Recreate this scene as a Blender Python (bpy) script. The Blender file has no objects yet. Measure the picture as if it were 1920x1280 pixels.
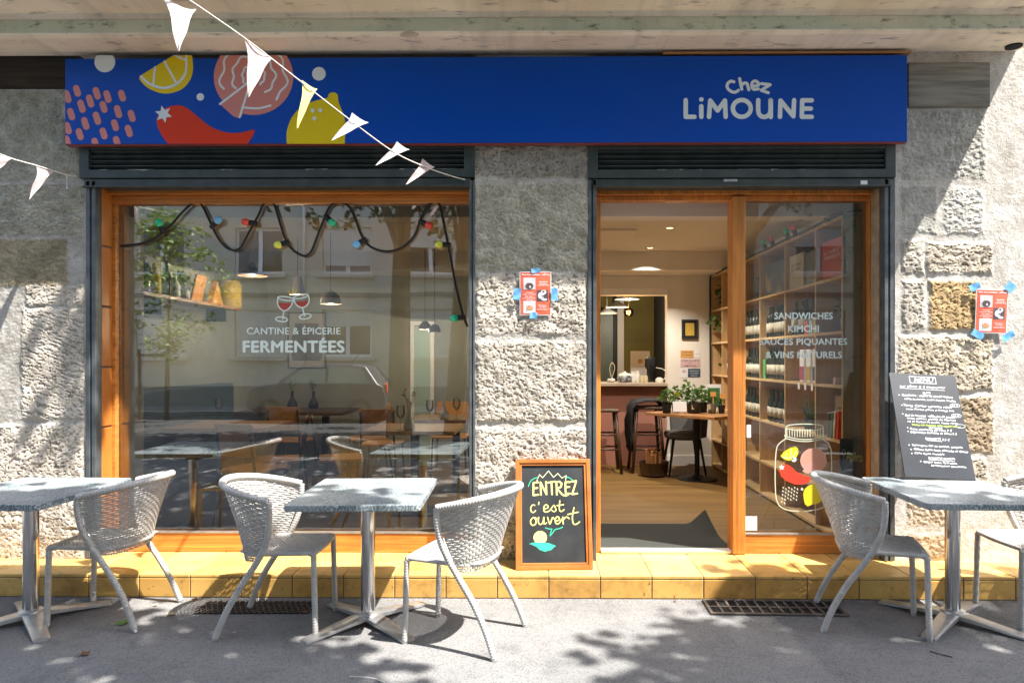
import bpy, math, random
import numpy as np
from mathutils import Vector, Matrix
random.seed(7)
RNG = np.random.default_rng(11)
S = bpy.context.scene
COL = S.collection
R = math.radians

# ------------------------------------------------------------------ camera, light, exposure
YAW = R(0.6); FPX = 1280.0; PPX = 991.6; HOR = 672.0
CAM = Vector((0.0, -4.6, 1.5))
cd = bpy.data.cameras.new('camera'); cam = bpy.data.objects.new('camera', cd); COL.objects.link(cam)
cam.location = CAM; cam.rotation_euler = (R(90), 0, YAW)
cd.sensor_width = 36; cd.lens = 24; cd.clip_start = .05; cd.clip_end = 300
cd.shift_x = -(PPX - 960) / 1920; cd.shift_y = (HOR - 640) / 1920
S.camera = cam

SUN = Vector((-.5, .28, -1.0)).normalized()
w = bpy.data.worlds.new('World'); S.world = w; w.use_nodes = True
nt = w.node_tree; bg = nt.nodes['Background']
sky = nt.nodes.new('ShaderNodeTexSky'); sky.sky_type = 'NISHITA'; sky.sun_disc = False
sky.sun_elevation = R(60.2); sky.sun_rotation = R(119); sky.air_density = 1.0; sky.dust_density = 2.2
nt.links.new(sky.outputs[0], bg.inputs[0]); bg.inputs[1].default_value = .15
sl = bpy.data.lights.new('sun', 'SUN'); sl.energy = 4.4; sl.angle = R(.53); sl.color = (1, .96, .90)
so = bpy.data.objects.new('sun', sl); COL.objects.link(so); so.location = (6, -6, 14)
so.rotation_euler = SUN.to_track_quat('-Z', 'Y').to_euler()
S.view_settings.view_transform = 'Standard'; S.view_settings.look = 'None'
S.view_settings.exposure = 1.8; S.view_settings.gamma = 1
S.render.engine = 'CYCLES'
S.cycles.use_denoising = True; S.cycles.max_bounces = 8; S.cycles.transparent_max_bounces = 16
S.cycles.sample_clamp_indirect = 6; S.cycles.caustics_reflective = False; S.cycles.caustics_refractive = False

# ------------------------------------------------------------------ helpers
def ray(px, py):
    u = (px - PPX) / FPX; v = (HOR - py) / FPX; c, s = math.cos(YAW), math.sin(YAW)
    return Vector((-s + u * c, c + u * s, v))
def at(px, py, Y=0.0):
    d = ray(px, py); return CAM + d * ((Y - CAM.y) / d.y)
def gnd(px, py, z=0.0):
    d = ray(px, py); return CAM + d * ((z - CAM.z) / d.z)

def wloc(o):
    v = Vector((0, 0, 0))
    while o is not None: v += o.location; o = o.parent
    return v
def tag(o, label=None, cat=None, group=None, kind=None):
    if label: o['label'] = label
    if cat: o['category'] = cat
    if group: o['group'] = group
    if kind: o['kind'] = kind
    return o
def thing(name, label, cat, loc=(0, 0, 0), rz=0, group=None):
    o = bpy.data.objects.new(name, None); COL.objects.link(o)
    o.empty_display_size = .1; o.location = loc; o.rotation_euler = (0, 0, rz)
    return tag(o, label, cat, group)
def dup(o, loc, rz=None, label=None, parent=None):
    c = o.copy(); COL.objects.link(c)
    if parent is not None: c.parent = parent
    if loc is not None: c.location = loc
    if rz is not None: c.rotation_euler = (0, 0, rz)
    if label: c['label'] = label
    for ch in o.children: dup(ch, None, None, None, c)
    return c

def catmull(P, n=6, closed=False):
    P = [Vector(p) for p in P]; out = []; N = len(P)
    rng = range(N if closed else N - 1)
    for i in rng:
        if closed: a, b, c, d = P[(i-1) % N], P[i], P[(i+1) % N], P[(i+2) % N]
        else: a, b, c, d = P[max(i-1, 0)], P[i], P[i+1], P[min(i+2, N-1)]
        for k in range(n):
            t = k / n
            out.append(.5 * ((2*b) + (c-a)*t + (2*a-5*b+4*c-d)*t*t + (3*b-a-3*c+d)*t**3))
    if not closed: out.append(P[-1])
    return out
def clip(poly, x0, x1, y0, y1):
    def cut(pl, f, inter):
        out = []
        for i in range(len(pl)):
            a, b = pl[i-1], pl[i]
            if f(b):
                if not f(a): out.append(inter(a, b))
                out.append(b)
            elif f(a): out.append(inter(a, b))
        return out
    def ix(x): return lambda a, b: (x, a[1] + (b[1]-a[1]) * (x-a[0]) / (b[0]-a[0]))
    def iy(y): return lambda a, b: (a[0] + (b[0]-a[0]) * (y-a[1]) / (b[1]-a[1]), y)
    for f, g in ((lambda p: p[0] >= x0, ix(x0)), (lambda p: p[0] <= x1, ix(x1)), (lambda p: p[1] >= y0, iy(y0)), (lambda p: p[1] <= y1, iy(y1))):
        if poly: poly = cut(poly, f, g)
    return poly
def ell(cx, cy, rx, ry, n=28, rot=0, a0=0, a1=2*math.pi):
    c, s = math.cos(rot), math.sin(rot); out = []
    full = abs(a1 - a0 - 2*math.pi) < 1e-6
    for i in range(n if full else n + 1):
        a = a0 + (a1 - a0) * i / n
        x, y = rx * math.cos(a), ry * math.sin(a); out.append((cx + x*c - y*s, cy + x*s + y*c))
    return out

class MB:
    def __init__(self): self.v = []; self.f = []; self.m = []
    def add(self, V, F, mi=0):
        b = len(self.v); self.v.extend([tuple(p) for p in V])
        for f in F: self.f.append(tuple(b + i for i in f)); self.m.append(mi)
        return self
    def box(self, x0, x1, y0, y1, z0, z1, mi=0):
        x0, x1 = min(x0, x1), max(x0, x1); y0, y1 = min(y0, y1), max(y0, y1); z0, z1 = min(z0, z1), max(z0, z1)
        V = [(x0,y0,z0),(x1,y0,z0),(x1,y1,z0),(x0,y1,z0),(x0,y0,z1),(x1,y0,z1),(x1,y1,z1),(x0,y1,z1)]
        return self.add(V, [(0,3,2,1),(4,5,6,7),(0,1,5,4),(1,2,6,5),(2,3,7,6),(3,0,4,7)], mi)
    def obox(self, c, ax, ay, az, mi=0):
        c, ax, ay, az = Vector(c), Vector(ax), Vector(ay), Vector(az)
        V = [c + sx*ax + sy*ay + sz*az for sz in (-1, 1) for sx, sy in ((-1,-1),(1,-1),(1,1),(-1,1))]
        F = [(0,3,2,1),(4,5,6,7),(0,1,5,4),(1,2,6,5),(2,3,7,6),(3,0,4,7)]
        if ax.cross(ay).dot(az) < 0: F = [f[::-1] for f in F]
        return self.add(V, F, mi)
    def tube(self, pts, r, n=8, mi=0, cap=True, squash=1.0):
        pts = [Vector(p) for p in pts]; N = len(pts)
        rr = r if isinstance(r, (list, tuple)) else [r] * N
        t0 = (pts[1] - pts[0]).normalized()
        u = t0.cross(Vector((0, 0, 1)))
        if u.length < .05: u = t0.cross(Vector((0, 1, 0)))
        u.normalize(); V = []
        for i, p in enumerate(pts):
            t = (pts[min(i+1, N-1)] - pts[max(i-1, 0)])
            if t.length < 1e-9: t = t0
            t = t.normalized(); u = (u - t * u.dot(t)).normalized(); q = t.cross(u)
            for k in range(n):
                a = 2*math.pi*k/n; V.append(p + u*(math.cos(a)*rr[i]) + q*(math.sin(a)*rr[i]*squash))
        F = []
        for i in range(N-1):
            for k in range(n):
                a = i*n + k; b = i*n + (k+1) % n; F.append((a, b, b+n, a+n))
        if cap: F.append(tuple(range(n))[::-1]); F.append(tuple((N-1)*n + k for k in range(n)))
        return self.add(V, F, mi)
    def lathe(self, prof, c=(0,0,0), n=20, mi=0, ax=None, caps=True):
        c = Vector(c); M3 = Matrix.Identity(3)
        if ax is not None: M3 = Vector((0,0,1)).rotation_difference(Vector(ax)).to_matrix()
        V = []
        for (r, z) in prof:
            for k in range(n):
                a = 2*math.pi*k/n; V.append(c + M3 @ Vector((r*math.cos(a), r*math.sin(a), z)))
        F = []
        for i in range(len(prof)-1):
            for k in range(n):
                a = i*n+k; b = i*n+(k+1) % n; F.append((a, b, b+n, a+n))
        if caps and prof[0][0] > 1e-5: F.append(tuple(range(n))[::-1])
        if caps and prof[-1][0] > 1e-5: F.append(tuple((len(prof)-1)*n+k for k in range(n)))
        return self.add(V, F, mi)
    def prism(self, P, ext, mi=0):
        P = [Vector(p) for p in P]; e = Vector(ext); n = len(P)
        nrm = Vector((0,0,0))
        for i in range(n): nrm += (P[i]-P[0]).cross(P[(i+1) % n]-P[0])
        if nrm.dot(e) < 0: P = P[::-1]
        V = P + [p + e for p in P]
        F = [tuple(range(n))[::-1], tuple(range(n, 2*n))]
        for i in range(n): j = (i+1) % n; F.append((i, j, j+n, i+n))
        return self.add(V, F, mi)
    def flat(self, P, nrm, mi=0):
        P = [Vector(p) for p in P]
        if len(P) < 3: return self
        k = Vector((0,0,0))
        for i in range(len(P)): k += (P[i]-P[0]).cross(P[(i+1) % len(P)]-P[0])
        if k.dot(Vector(nrm)) < 0: P = P[::-1]
        return self.add(P, [tuple(range(len(P)))], mi)
    def stroke(self, pts, r, fn, nrm, mi=0, smooth=0, closed=False, eps=4e-5, w0=0.0, bound=None):
        """flat brush line: fn(x, y, lift) -> world"""
        P = [Vector((p[0], p[1], 0)) for p in pts]
        if smooth: P = catmull(P, smooth, closed)
        if closed: P = P + [P[0]]
        for i in range(len(P)-1):
            a, b = P[i], P[i+1]; d = b - a
            if d.length < 1e-9: continue
            q = Vector((-d.y, d.x, 0)).normalized() * r
            pl = [tuple((a+q)[:2]), tuple((b+q)[:2]), tuple((b-q)[:2]), tuple((a-q)[:2])]
            if bound: pl = clip(pl, *bound)
            if len(pl) > 2: self.flat([fn(x, y, w0 + eps*(i % 3)) for x, y in pl], nrm, mi)
        for i, a in enumerate(P):
            pl = ell(a.x, a.y, r, r, 10)
            if bound: pl = clip(pl, *bound)
            if len(pl) > 2: self.flat([fn(x, y, w0 + eps*(3 + i % 3)) for x, y in pl], nrm, mi)
        return self
    def build(self, name, mats, parent=None, smooth=False, bevel=0, bseg=2, local=False, link=True):
        me = bpy.data.meshes.new(name)
        V = np.array(self.v, dtype=np.float64)
        if parent is not None and not local: V = V - np.array(wloc(parent))
        elif parent is None and not local:
            lo, hi = V.min(0), V.max(0); org = np.array([(lo[0]+hi[0])/2, (lo[1]+hi[1])/2, lo[2]]); V = V - org
        me.from_pydata(V.tolist(), [], self.f)
        if not isinstance(mats, (list, tuple)): mats = [mats]
        for m in mats: me.materials.append(m)
        if len(mats) > 1: me.polygons.foreach_set('material_index', self.m)
        if smooth:
            me.polygons.foreach_set('use_smooth', [True]*len(me.polygons))
            if smooth is not True: me.set_sharp_from_angle(angle=R(smooth))
        me.update()
        o = bpy.data.objects.new(name, me); COL.objects.link(o)
        if parent is not None: o.parent = parent
        elif not local: o.location = org
        if bevel:
            b = o.modifiers.new('bevel', 'BEVEL'); b.width = bevel; b.segments = bseg; b.limit_method = 'ANGLE'; b.angle_limit = R(40)
        return o

# ------------------------------------------------------------------ materials
def mat(name, c, c2=None, scale=8, rough=.6, metal=0, bump=0, bscale=60, detail=6, stretch=(1,1,1), spec=.5, rough2=None, lo=.35, hi=.65, coat=0, attr=None, bdetail=4, sheen=0, trans=0, speck=None, speck2=None, crack=0):
    m = bpy.data.materials.new(name); m.use_nodes = True; N = m.node_tree.nodes; L = m.node_tree.links
    p = N['Principled BSDF']; p.inputs['Roughness'].default_value = rough; p.inputs['Metallic'].default_value = metal
    p.inputs['Specular IOR Level'].default_value = spec; p.inputs['Coat Weight'].default_value = coat
    p.inputs['Base Color'].default_value = (*c, 1)
    if sheen: p.inputs['Sheen Weight'].default_value = sheen
    tc = N.new('ShaderNodeTexCoord'); mp = N.new('ShaderNodeMapping'); mp.inputs['Scale'].default_value = stretch
    L.new(tc.outputs['Object'], mp.inputs[0])
    src = None
    if c2 is not None:
        n = N.new('ShaderNodeTexNoise'); n.inputs['Scale'].default_value = scale; n.inputs['Detail'].default_value = detail
        L.new(mp.outputs[0], n.inputs['Vector'])
        r = N.new('ShaderNodeMapRange'); r.inputs[1].default_value = lo; r.inputs[2].default_value = hi; L.new(n.outputs[0], r.inputs[0])
        x = N.new('ShaderNodeMix'); x.data_type = 'RGBA'; x.inputs['A'].default_value = (*c, 1); x.inputs['B'].default_value = (*c2, 1)
        L.new(r.outputs[0], x.inputs['Factor']); src = x.outputs['Result']
        if rough2 is not None:
            rr = N.new('ShaderNodeMapRange'); rr.inputs[3].default_value = rough; rr.inputs[4].default_value = rough2
            L.new(r.outputs[0], rr.inputs[0]); L.new(rr.outputs[0], p.inputs['Roughness'])
    if attr:
        a = N.new('ShaderNodeAttribute'); a.attribute_name = attr
        if src is None: src = a.outputs[0]
        else:
            y = N.new('ShaderNodeMix'); y.data_type = 'RGBA'; y.blend_type = 'MULTIPLY'; y.inputs['Factor'].default_value = 1
            L.new(a.outputs[0], y.inputs['A']); L.new(src, y.inputs['B']); src = y.outputs['Result']
    for sp in (speck, speck2):          # small dark flecks, wear and grain: (scale, amount, lo, hi, stretch)
        if not sp: continue
        if src is None:
            rg = N.new('ShaderNodeRGB'); rg.outputs[0].default_value = (*c, 1); src = rg.outputs[0]
        m3 = N.new('ShaderNodeMapping'); m3.inputs['Scale'].default_value = sp[4] if len(sp) > 4 else (1,1,1); L.new(tc.outputs['Object'], m3.inputs[0])
        n3 = N.new('ShaderNodeTexNoise'); n3.inputs['Scale'].default_value = sp[0]; n3.inputs['Detail'].default_value = 5; n3.inputs['Roughness'].default_value = .65; L.new(m3.outputs[0], n3.inputs['Vector'])
        r3 = N.new('ShaderNodeMapRange'); r3.inputs[1].default_value = sp[2]; r3.inputs[2].default_value = sp[3]; r3.inputs[3].default_value = 1; r3.inputs[4].default_value = 1 - sp[1]; L.new(n3.outputs[0], r3.inputs[0])
        x3 = N.new('ShaderNodeMix'); x3.data_type = 'RGBA'; x3.blend_type = 'MULTIPLY'; x3.inputs['Factor'].default_value = 1
        L.new(src, x3.inputs['A']); L.new(r3.outputs[0], x3.inputs['B']); src = x3.outputs['Result']
    if crack:
        n4 = N.new('ShaderNodeTexNoise'); n4.inputs['Scale'].default_value = 6; n4.inputs['Detail'].default_value = 6; L.new(tc.outputs['Object'], n4.inputs['Vector'])
        v4 = N.new('ShaderNodeMix'); v4.data_type = 'VECTOR'; v4.inputs['Factor'].default_value = .09; L.new(tc.outputs['Object'], v4.inputs[4]); L.new(n4.outputs[1], v4.inputs[5])
        w4 = N.new('ShaderNodeTexVoronoi'); w4.feature = 'DISTANCE_TO_EDGE'; w4.inputs['Scale'].default_value = crack; L.new(v4.outputs[1], w4.inputs['Vector'])
        r4 = N.new('ShaderNodeMapRange'); r4.inputs[1].default_value = .0; r4.inputs[2].default_value = .006; r4.inputs[3].default_value = .45; r4.inputs[4].default_value = 1; L.new(w4.outputs['Distance'], r4.inputs[0])
        x4 = N.new('ShaderNodeMix'); x4.data_type = 'RGBA'; x4.blend_type = 'MULTIPLY'; x4.inputs['Factor'].default_value = .8; L.new(src, x4.inputs['A']); L.new(r4.outputs[0], x4.inputs['B']); src = x4.outputs['Result']
    if src is not None: L.new(src, p.inputs['Base Color'])
    if bump:
        n2 = N.new('ShaderNodeTexNoise'); n2.inputs['Scale'].default_value = bscale; n2.inputs['Detail'].default_value = bdetail
        L.new(mp.outputs[0], n2.inputs['Vector'])
        b = N.new('ShaderNodeBump'); b.inputs['Strength'].default_value = 1; b.inputs['Distance'].default_value = bump
        L.new(n2.outputs[0], b.inputs['Height']); L.new(b.outputs[0], p.inputs['Normal'])
    if trans:
        t = N.new('ShaderNodeBsdfTranslucent'); mx = N.new('ShaderNodeMixShader'); mx.inputs[0].default_value = trans
        if src is not None: L.new(src, t.inputs[0])
        else: t.inputs[0].default_value = (*c, 1)
        L.new(p.outputs[0], mx.inputs[1]); L.new(t.outputs[0], mx.inputs[2]); L.new(mx.outputs[0], N['Material Output'].inputs[0])
    return m
def emat(name, c, s):
    m = bpy.data.materials.new(name); m.use_nodes = True; p = m.node_tree.nodes['Principled BSDF']
    p.inputs['Base Color'].default_value = (.01, .008, .006, 1); p.inputs['Emission Color'].default_value = (*c, 1); p.inputs['Emission Strength'].default_value = s
    return m
def glassmat(name, base=.10, gain=1.0, tint=(1,1,1), rough=0.0, dirt=0.0):
    m = bpy.data.materials.new(name); m.use_nodes = True; N = m.node_tree.nodes; L = m.node_tree.links
    N.remove(N['Principled BSDF'])
    t = N.new('ShaderNodeBsdfTransparent'); t.inputs[0].default_value = (*tint, 1)
    g = N.new('ShaderNodeBsdfGlossy'); g.inputs['Roughness'].default_value = rough
    f = N.new('ShaderNodeFresnel'); f.inputs[0].default_value = 1.5
    a = N.new('ShaderNodeMath'); a.operation = 'MULTIPLY_ADD'; a.inputs[1].default_value = gain; a.inputs[2].default_value = base
    a.use_clamp = True; L.new(f.outputs[0], a.inputs[0])
    if dirt:      # old float glass is never quite flat
        tw = N.new('ShaderNodeTexCoord'); nw = N.new('ShaderNodeTexNoise'); nw.inputs['Scale'].default_value = 1.6; nw.inputs['Detail'].default_value = 1; L.new(tw.outputs['Object'], nw.inputs['Vector'])
        bw = N.new('ShaderNodeBump'); bw.inputs['Distance'].default_value = .0007; bw.inputs['Strength'].default_value = 1; L.new(nw.outputs[0], bw.inputs['Height']); L.new(bw.outputs[0], g.inputs['Normal'])
    mx = N.new('ShaderNodeMixShader'); L.new(a.outputs[0], mx.inputs[0]); L.new(t.outputs[0], mx.inputs[1]); L.new(g.outputs[0], mx.inputs[2])
    out = mx.outputs[0]
    if dirt:
        d = N.new('ShaderNodeBsdfDiffuse'); d.inputs[0].default_value = (.6, .58, .52, 1)
        tc = N.new('ShaderNodeTexCoord'); n = N.new('ShaderNodeTexNoise'); n.inputs['Scale'].default_value = 3; n.inputs['Detail'].default_value = 8
        L.new(tc.outputs['Object'], n.inputs['Vector'])
        r = N.new('ShaderNodeMapRange'); r.inputs[1].default_value = .35; r.inputs[2].default_value = .8; r.inputs[3].default_value = dirt*.3; r.inputs[4].default_value = dirt
        L.new(n.outputs[0], r.inputs[0]); m2 = N.new('ShaderNodeMixShader'); L.new(r.outputs[0], m2.inputs[0]); L.new(out, m2.inputs[1]); L.new(d.outputs[0], m2.inputs[2]); out = m2.outputs[0]
    L.new(out, N['Material Output'].inputs[0])
    return m

K = {}
K['asphalt'] = mat('asphalt', (.235,.23,.222), (.18,.178,.175), 1.5, .9, bump=.007, bscale=110, bdetail=8, detail=12, speck=(105,.45,.50,.64), speck2=(7,.28,.52,.75))
K['road'] = mat('road', (.07,.07,.07), (.05,.05,.05), 6, .9, bump=.004, bscale=120)
K['stone'] = mat('stone', (1,1,1), (.68,.66,.62), 9, .92, bump=.0035, bscale=170, bdetail=8, attr='tint', detail=10, lo=.3, hi=.7, speck=(110,.45,.52,.68), speck2=(28,.35,.52,.75))
K['stone_plain'] = mat('stone_plain', (.60,.56,.50), (.50,.47,.41), 6, .9, bump=.004, bscale=60)
K['cornice'] = mat('cornice', (.93,.83,.68), (.74,.62,.47), 2.2, .85, bump=.004, bscale=22, detail=12, stretch=(.5,1,1.6), lo=.42, hi=.78, bdetail=10, speck=(16,.6,.58,.72,(.35,1,1.6)), speck2=(3,.35,.5,.8,(1.5,.2,.3)))
K['cornice_green'] = mat('cornice_green', (.62,.66,.52), (.80,.74,.58), 4.5, .85, bump=.003, bscale=50, detail=10, stretch=(.3,1,1), lo=.42, hi=.75, speck=(20,.7,.56,.70,(.5,1,1)), speck2=(2.5,.3,.5,.8,(1.5,.2,.3)))
K['plaster_patch'] = mat('plaster_patch', (.62,.50,.36), rough=.95, bump=.004, bscale=50)
K['beam_dark'] = mat('beam_dark', (.035,.027,.02), (.07,.055,.04), 8, .8, stretch=(.4,3,6), bump=.004, bscale=14)
K['beam_grey'] = mat('beam_grey', (.30,.275,.23), (.15,.135,.11), 5, .85, stretch=(.5,3,7), bump=.006, bscale=10, detail=9)
K['signblue'] = mat('signblue', (.001,.070,.43), (.001,.064,.40), 1.5, .36, spec=.22, rough2=.5, speck=(40,.25,.66,.74))
K['signred'] = mat('signred', (.25,.05,.04), rough=.5)
K['white'] = mat('white', (.72,.74,.72), rough=.5)
K['art_white'] = mat('art_white', (.76,.80,.78), rough=.5, spec=.2)
K['art_yellow'] = mat('art_yellow', (.80,.58,.01), rough=.45, spec=.2)
K['art_red'] = mat('art_red', (.72,.045,.01), rough=.45, spec=.2)
K['art_pink'] = mat('art_pink', (.68,.25,.21), rough=.45, spec=.2)
K['shutter'] = mat('shutter', (.035,.047,.045), (.06,.072,.068), 9, .5, bump=.001, bscale=80, metal=.2)
K['shutter_edge'] = mat('shutter_edge', (.30,.31,.29), (.06,.07,.065), 30, .6, stretch=(1,1,3), lo=.45, hi=.55)
K['rail'] = mat('rail', (.085,.10,.11), (.15,.165,.17), 12, .45, metal=.4, bump=.001, bscale=90)
K['black'] = mat('black', (.012,.012,.013), rough=.55)
K['void'] = mat('void', (.006,.006,.006), rough=.9)
K['framewood'] = mat('framewood', (.74,.285,.055), (.56,.19,.032), 5, .38, stretch=(5,5,.35), bump=.0012, bscale=30, detail=8, coat=.12, rough2=.55, speck=(7,.42,.45,.68,(9,9,.22)), speck2=(2.2,.35,.5,.8))
K['framewood_h'] = mat('framewood_h', (.76,.295,.06), (.56,.195,.034), 5, .38, stretch=(.35,5,6), bump=.0012, bscale=30, detail=8, coat=.12, rough2=.55, speck=(7,.42,.45,.68,(.22,9,11)), speck2=(2.2,.35,.5,.8))
K['revealtile'] = mat('revealtile', (.64,.235,.045), (.44,.14,.022), 3, .25, coat=.4, stretch=(1,1,.6))
K['grout'] = mat('grout', (.16,.125,.10), rough=.95)
K['revealplaster'] = mat('revealplaster', (.50,.36,.22), (.36,.25,.15), 12, .9, bump=.006, bscale=35)
K['glass'] = glassmat('glass', .185, 1.2, (.92,.95,.92), 0.0, .005)
K['glass_door'] = glassmat('glass_door', .05, .9, (.95,.97,.95), 0.0, .015)
K['clearglass'] = glassmat('clearglass', .05, 1.2, (.97,.98,.97))
K['decal'] = mat('decal', (.80,.90,.84), rough=.6)
K['decal_line'] = mat('decal_line', (.70,.74,.55), rough=.6)
K['decal_pink'] = mat('decal_pink', (.70,.36,.30), rough=.6)
K['decal_red'] = mat('decal_red', (.78,.06,.03), rough=.5)
K['decal_wine'] = mat('decal_wine', (.50,.07,.055), rough=.5)
K['decal_yellow'] = mat('decal_yellow', (.78,.68,.03), rough=.5)
K['tile_top'] = mat('tile_top', (.76,.49,.15), (.66,.39,.10), 2.4, .34, attr='tint', bump=.001, bscale=25, detail=8, rough2=.6, speck=(26,.85,.62,.72), speck2=(7,.42,.5,.72))
K['steel'] = mat('steel', (.62,.61,.60), rough=.16, metal=1)
K['alu'] = mat('alu', (.62,.62,.61), (.5,.5,.5), 20, .38, metal=.85, bump=.0004, bscale=90)
K['wicker'] = mat('wicker', (.54,.515,.475), (.44,.415,.38), 25, .5, spec=.4)
def marble():
    m = mat('table_laminate', (.13,.165,.18), (.27,.30,.31), 5, .42, detail=9, lo=.40, hi=.62, spec=.45)
    N = m.node_tree.nodes; L = m.node_tree.links
    tc = N['Texture Coordinate']; wv = N.new('ShaderNodeTexWave'); wv.wave_type = 'BANDS'; wv.inputs['Scale'].default_value = 14
    wv.inputs['Distortion'].default_value = 16; wv.inputs['Detail'].default_value = 5; wv.inputs['Detail Scale'].default_value = 1.6
    L.new(tc.outputs['Object'], wv.inputs['Vector'])
    rp = N.new('ShaderNodeMapRange'); rp.inputs[1].default_value = .70; rp.inputs[2].default_value = .95; rp.inputs[4].default_value = .75
    L.new(wv.outputs['Fac'], rp.inputs[0]); p = N['Principled BSDF']; src = p.inputs['Base Color'].links[0].from_socket
    x = N.new('ShaderNodeMix'); x.data_type = 'RGBA'; x.inputs['B'].default_value = (.48,.53,.53,1); L.new(rp.outputs[0], x.inputs['Factor']); L.new(src, x.inputs['A']); L.new(x.outputs['Result'], p.inputs['Base Color'])
    return m
K['laminate'] = marble()
K['slate'] = mat('slate', (.016,.018,.020), (.035,.038,.04), 5, .5, detail=8)
K['menuslate'] = mat('menuslate', (.008,.011,.018), (.022,.027,.036), 4, .42, detail=8)
K['chalk'] = mat('chalk', (.80,.80,.80), rough=.8)
K['chalk_yellow'] = mat('chalk_yellow', (.80,.72,.22), rough=.8)
K['chalk_green'] = mat('chalk_green', (.03,.50,.30), rough=.8)
K['chalk_lime'] = mat('chalk_lime', (.55,.80,.10), rough=.8)
K['boardframe'] = mat('boardframe', (.50,.17,.04), (.38,.115,.025), 4, .35, stretch=(2,2,2), coat=.2, detail=8)
K['paper'] = mat('paper', (.78,.77,.78), rough=.7)
K['poster_red'] = mat('poster_red', (.70,.10,.045), (.74,.17,.09), 9, .55)
K['tape'] = mat('tape', (.10,.34,.68), (.18,.45,.75), 40, .7)
K['printgrey'] = mat('printgrey', (.52,.50,.54), (.65,.63,.66), 14, .6)
K['printdark'] = mat('printdark', (.05,.04,.05), (.14,.10,.12), 30, .6)
K['printfood'] = mat('printfood', (.62,.16,.11), (.72,.50,.35), 60, .6)
K['cloth'] = mat('cloth', (.76,.75,.74), (.66,.62,.62), 30, .9, trans=.3)
K['cloth_pink'] = mat('cloth_pink', (.72,.60,.58), (.60,.46,.46), 45, .9, trans=.3)
K['cloth_yellow'] = mat('cloth_yellow', (.72,.73,.28), rough=.9, trans=.3)
K['string'] = mat('string', (.70,.66,.60), rough=.9)
K['iron'] = mat('iron', (.10,.078,.062), (.17,.135,.105), 25, .75, metal=.3, bump=.001, bscale=120)
K['dryleaf'] = mat('dryleaf', (.22,.09,.035), (.13,.05,.02), 60, .8)
K['greenleaf'] = mat('greenleaf', (.08,.17,.02), rough=.6)
K['paleleaf'] = mat('paleleaf', (.50,.42,.26), rough=.8)
# interior
K['floorwood'] = mat('floorwood', (.25,.145,.045), (.16,.088,.026), 3, .6, spec=.25, stretch=(.35,7,1), detail=9, bump=.0006, bscale=20)
K['ceil'] = mat('ceil', (.82,.77,.68), rough=.9)
K['lintel'] = mat('lintel', (.88,.84,.78), rough=.9)
K['innerwall'] = mat('innerwall', (.80,.75,.66), (.76,.71,.62), 3, .9)
K['dimwall'] = mat('dimwall', (.36,.36,.30), (.31,.31,.26), 3, .9)  # wall colour darkened to keep the room behind the window dim
K['olive'] = mat('olive', (.24,.19,.035), (.17,.135,.03), 2, .7)
K['darkwall'] = mat('darkwall', (.04,.036,.03), rough=.8)
K['pinkpaint'] = mat('pinkpaint', (.44,.19,.135), (.40,.17,.12), 3, .6)
K['paletop'] = mat('paletop', (.52,.42,.31), (.42,.33,.24), 7, .4, stretch=(.5,3,1))
K['shelfwood'] = mat('shelfwood', (.62,.42,.21), (.52,.33,.15), 4, .5, stretch=(4,4,.6), detail=8)
K['darkwood'] = mat('darkwood', (.10,.055,.03), (.06,.033,.02), 5, .45, stretch=(1,5,1))
K['midwood'] = mat('midwood', (.46,.23,.09), (.32,.15,.055), 5, .4, stretch=(.6,5,4), coat=.2)
K['orangewood'] = mat('orangewood', (.74,.35,.09), (.58,.25,.06), 4, .4, stretch=(4,4,.5), coat=.2)
K['teal'] = mat('teal', (.02,.045,.055), (.03,.06,.07), 6, .55)
K['blackmetal'] = mat('blackmetal', (.015,.015,.016), rough=.4, metal=.6)
K['greyfabric'] = mat('greyfabric', (.13,.125,.115), (.10,.097,.09), 60, .95)
K['jacket'] = mat('jacket', (.012,.012,.014), (.02,.02,.024), 12, .9)
K['mat'] = mat('mat', (.018,.020,.018), (.035,.038,.032), 300, .98, detail=2)
K['metalstrip'] = mat('metalstrip', (.70,.70,.68), rough=.35, metal=.8)
K['leaf'] = mat('leaf', (.045,.11,.018), (.09,.19,.03), 6, .55, trans=.25)
K['leaf2'] = mat('leaf2', (.05,.10,.02), (.12,.20,.05), 9, .6, trans=.2)
K['treeleaf'] = mat('treeleaf', (.05,.095,.022), (.10,.16,.04), 3, .55, trans=.3)
K['bark'] = mat('bark', (.085,.068,.042), (.14,.115,.075), 5, .9, stretch=(2,2,.6), bump=.01, bscale=18)
K['porcelain'] = mat('porcelain', (.70,.69,.62), rough=.25)
K['bluechina'] = mat('bluechina', (.55,.56,.55), (.09,.13,.20), 28, .3, lo=.45, hi=.55)
K['bottle'] = mat('bottle', (.012,.018,.012), rough=.12, spec=.6)
K['label'] = mat('label', (.62,.58,.48), (.45,.40,.30), 40, .8)
K['amber'] = emat('amber', (1,.50,.10), .9)
K['lampwarm'] = emat('lampwarm', (1,.66,.32), .8)
K['lamporange'] = emat('lamporange', (1,.30,.015), .5)
K['lamppale'] = emat('lamppale', (1,.74,.46), .5)
K['lampshade'] = mat('lampshade', (.12,.09,.08), rough=.6)
K['bulb_green'] = mat('bulb_green', (.02,.70,.34), rough=.25, coat=.5)
K['bulb_red'] = mat('bulb_red', (.95,.08,.06), rough=.25, coat=.5)
K['bulb_blue'] = mat('bulb_blue', (.22,.60,.98), rough=.25, coat=.5)
K['bulb_yellow'] = mat('bulb_yellow', (.95,.95,.08), rough=.25, coat=.5)
K['navy'] = mat('navy', (.03,.06,.11), rough=.7)
K['orangecard'] = mat('orangecard', (.66,.34,.09), rough=.8)
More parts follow.
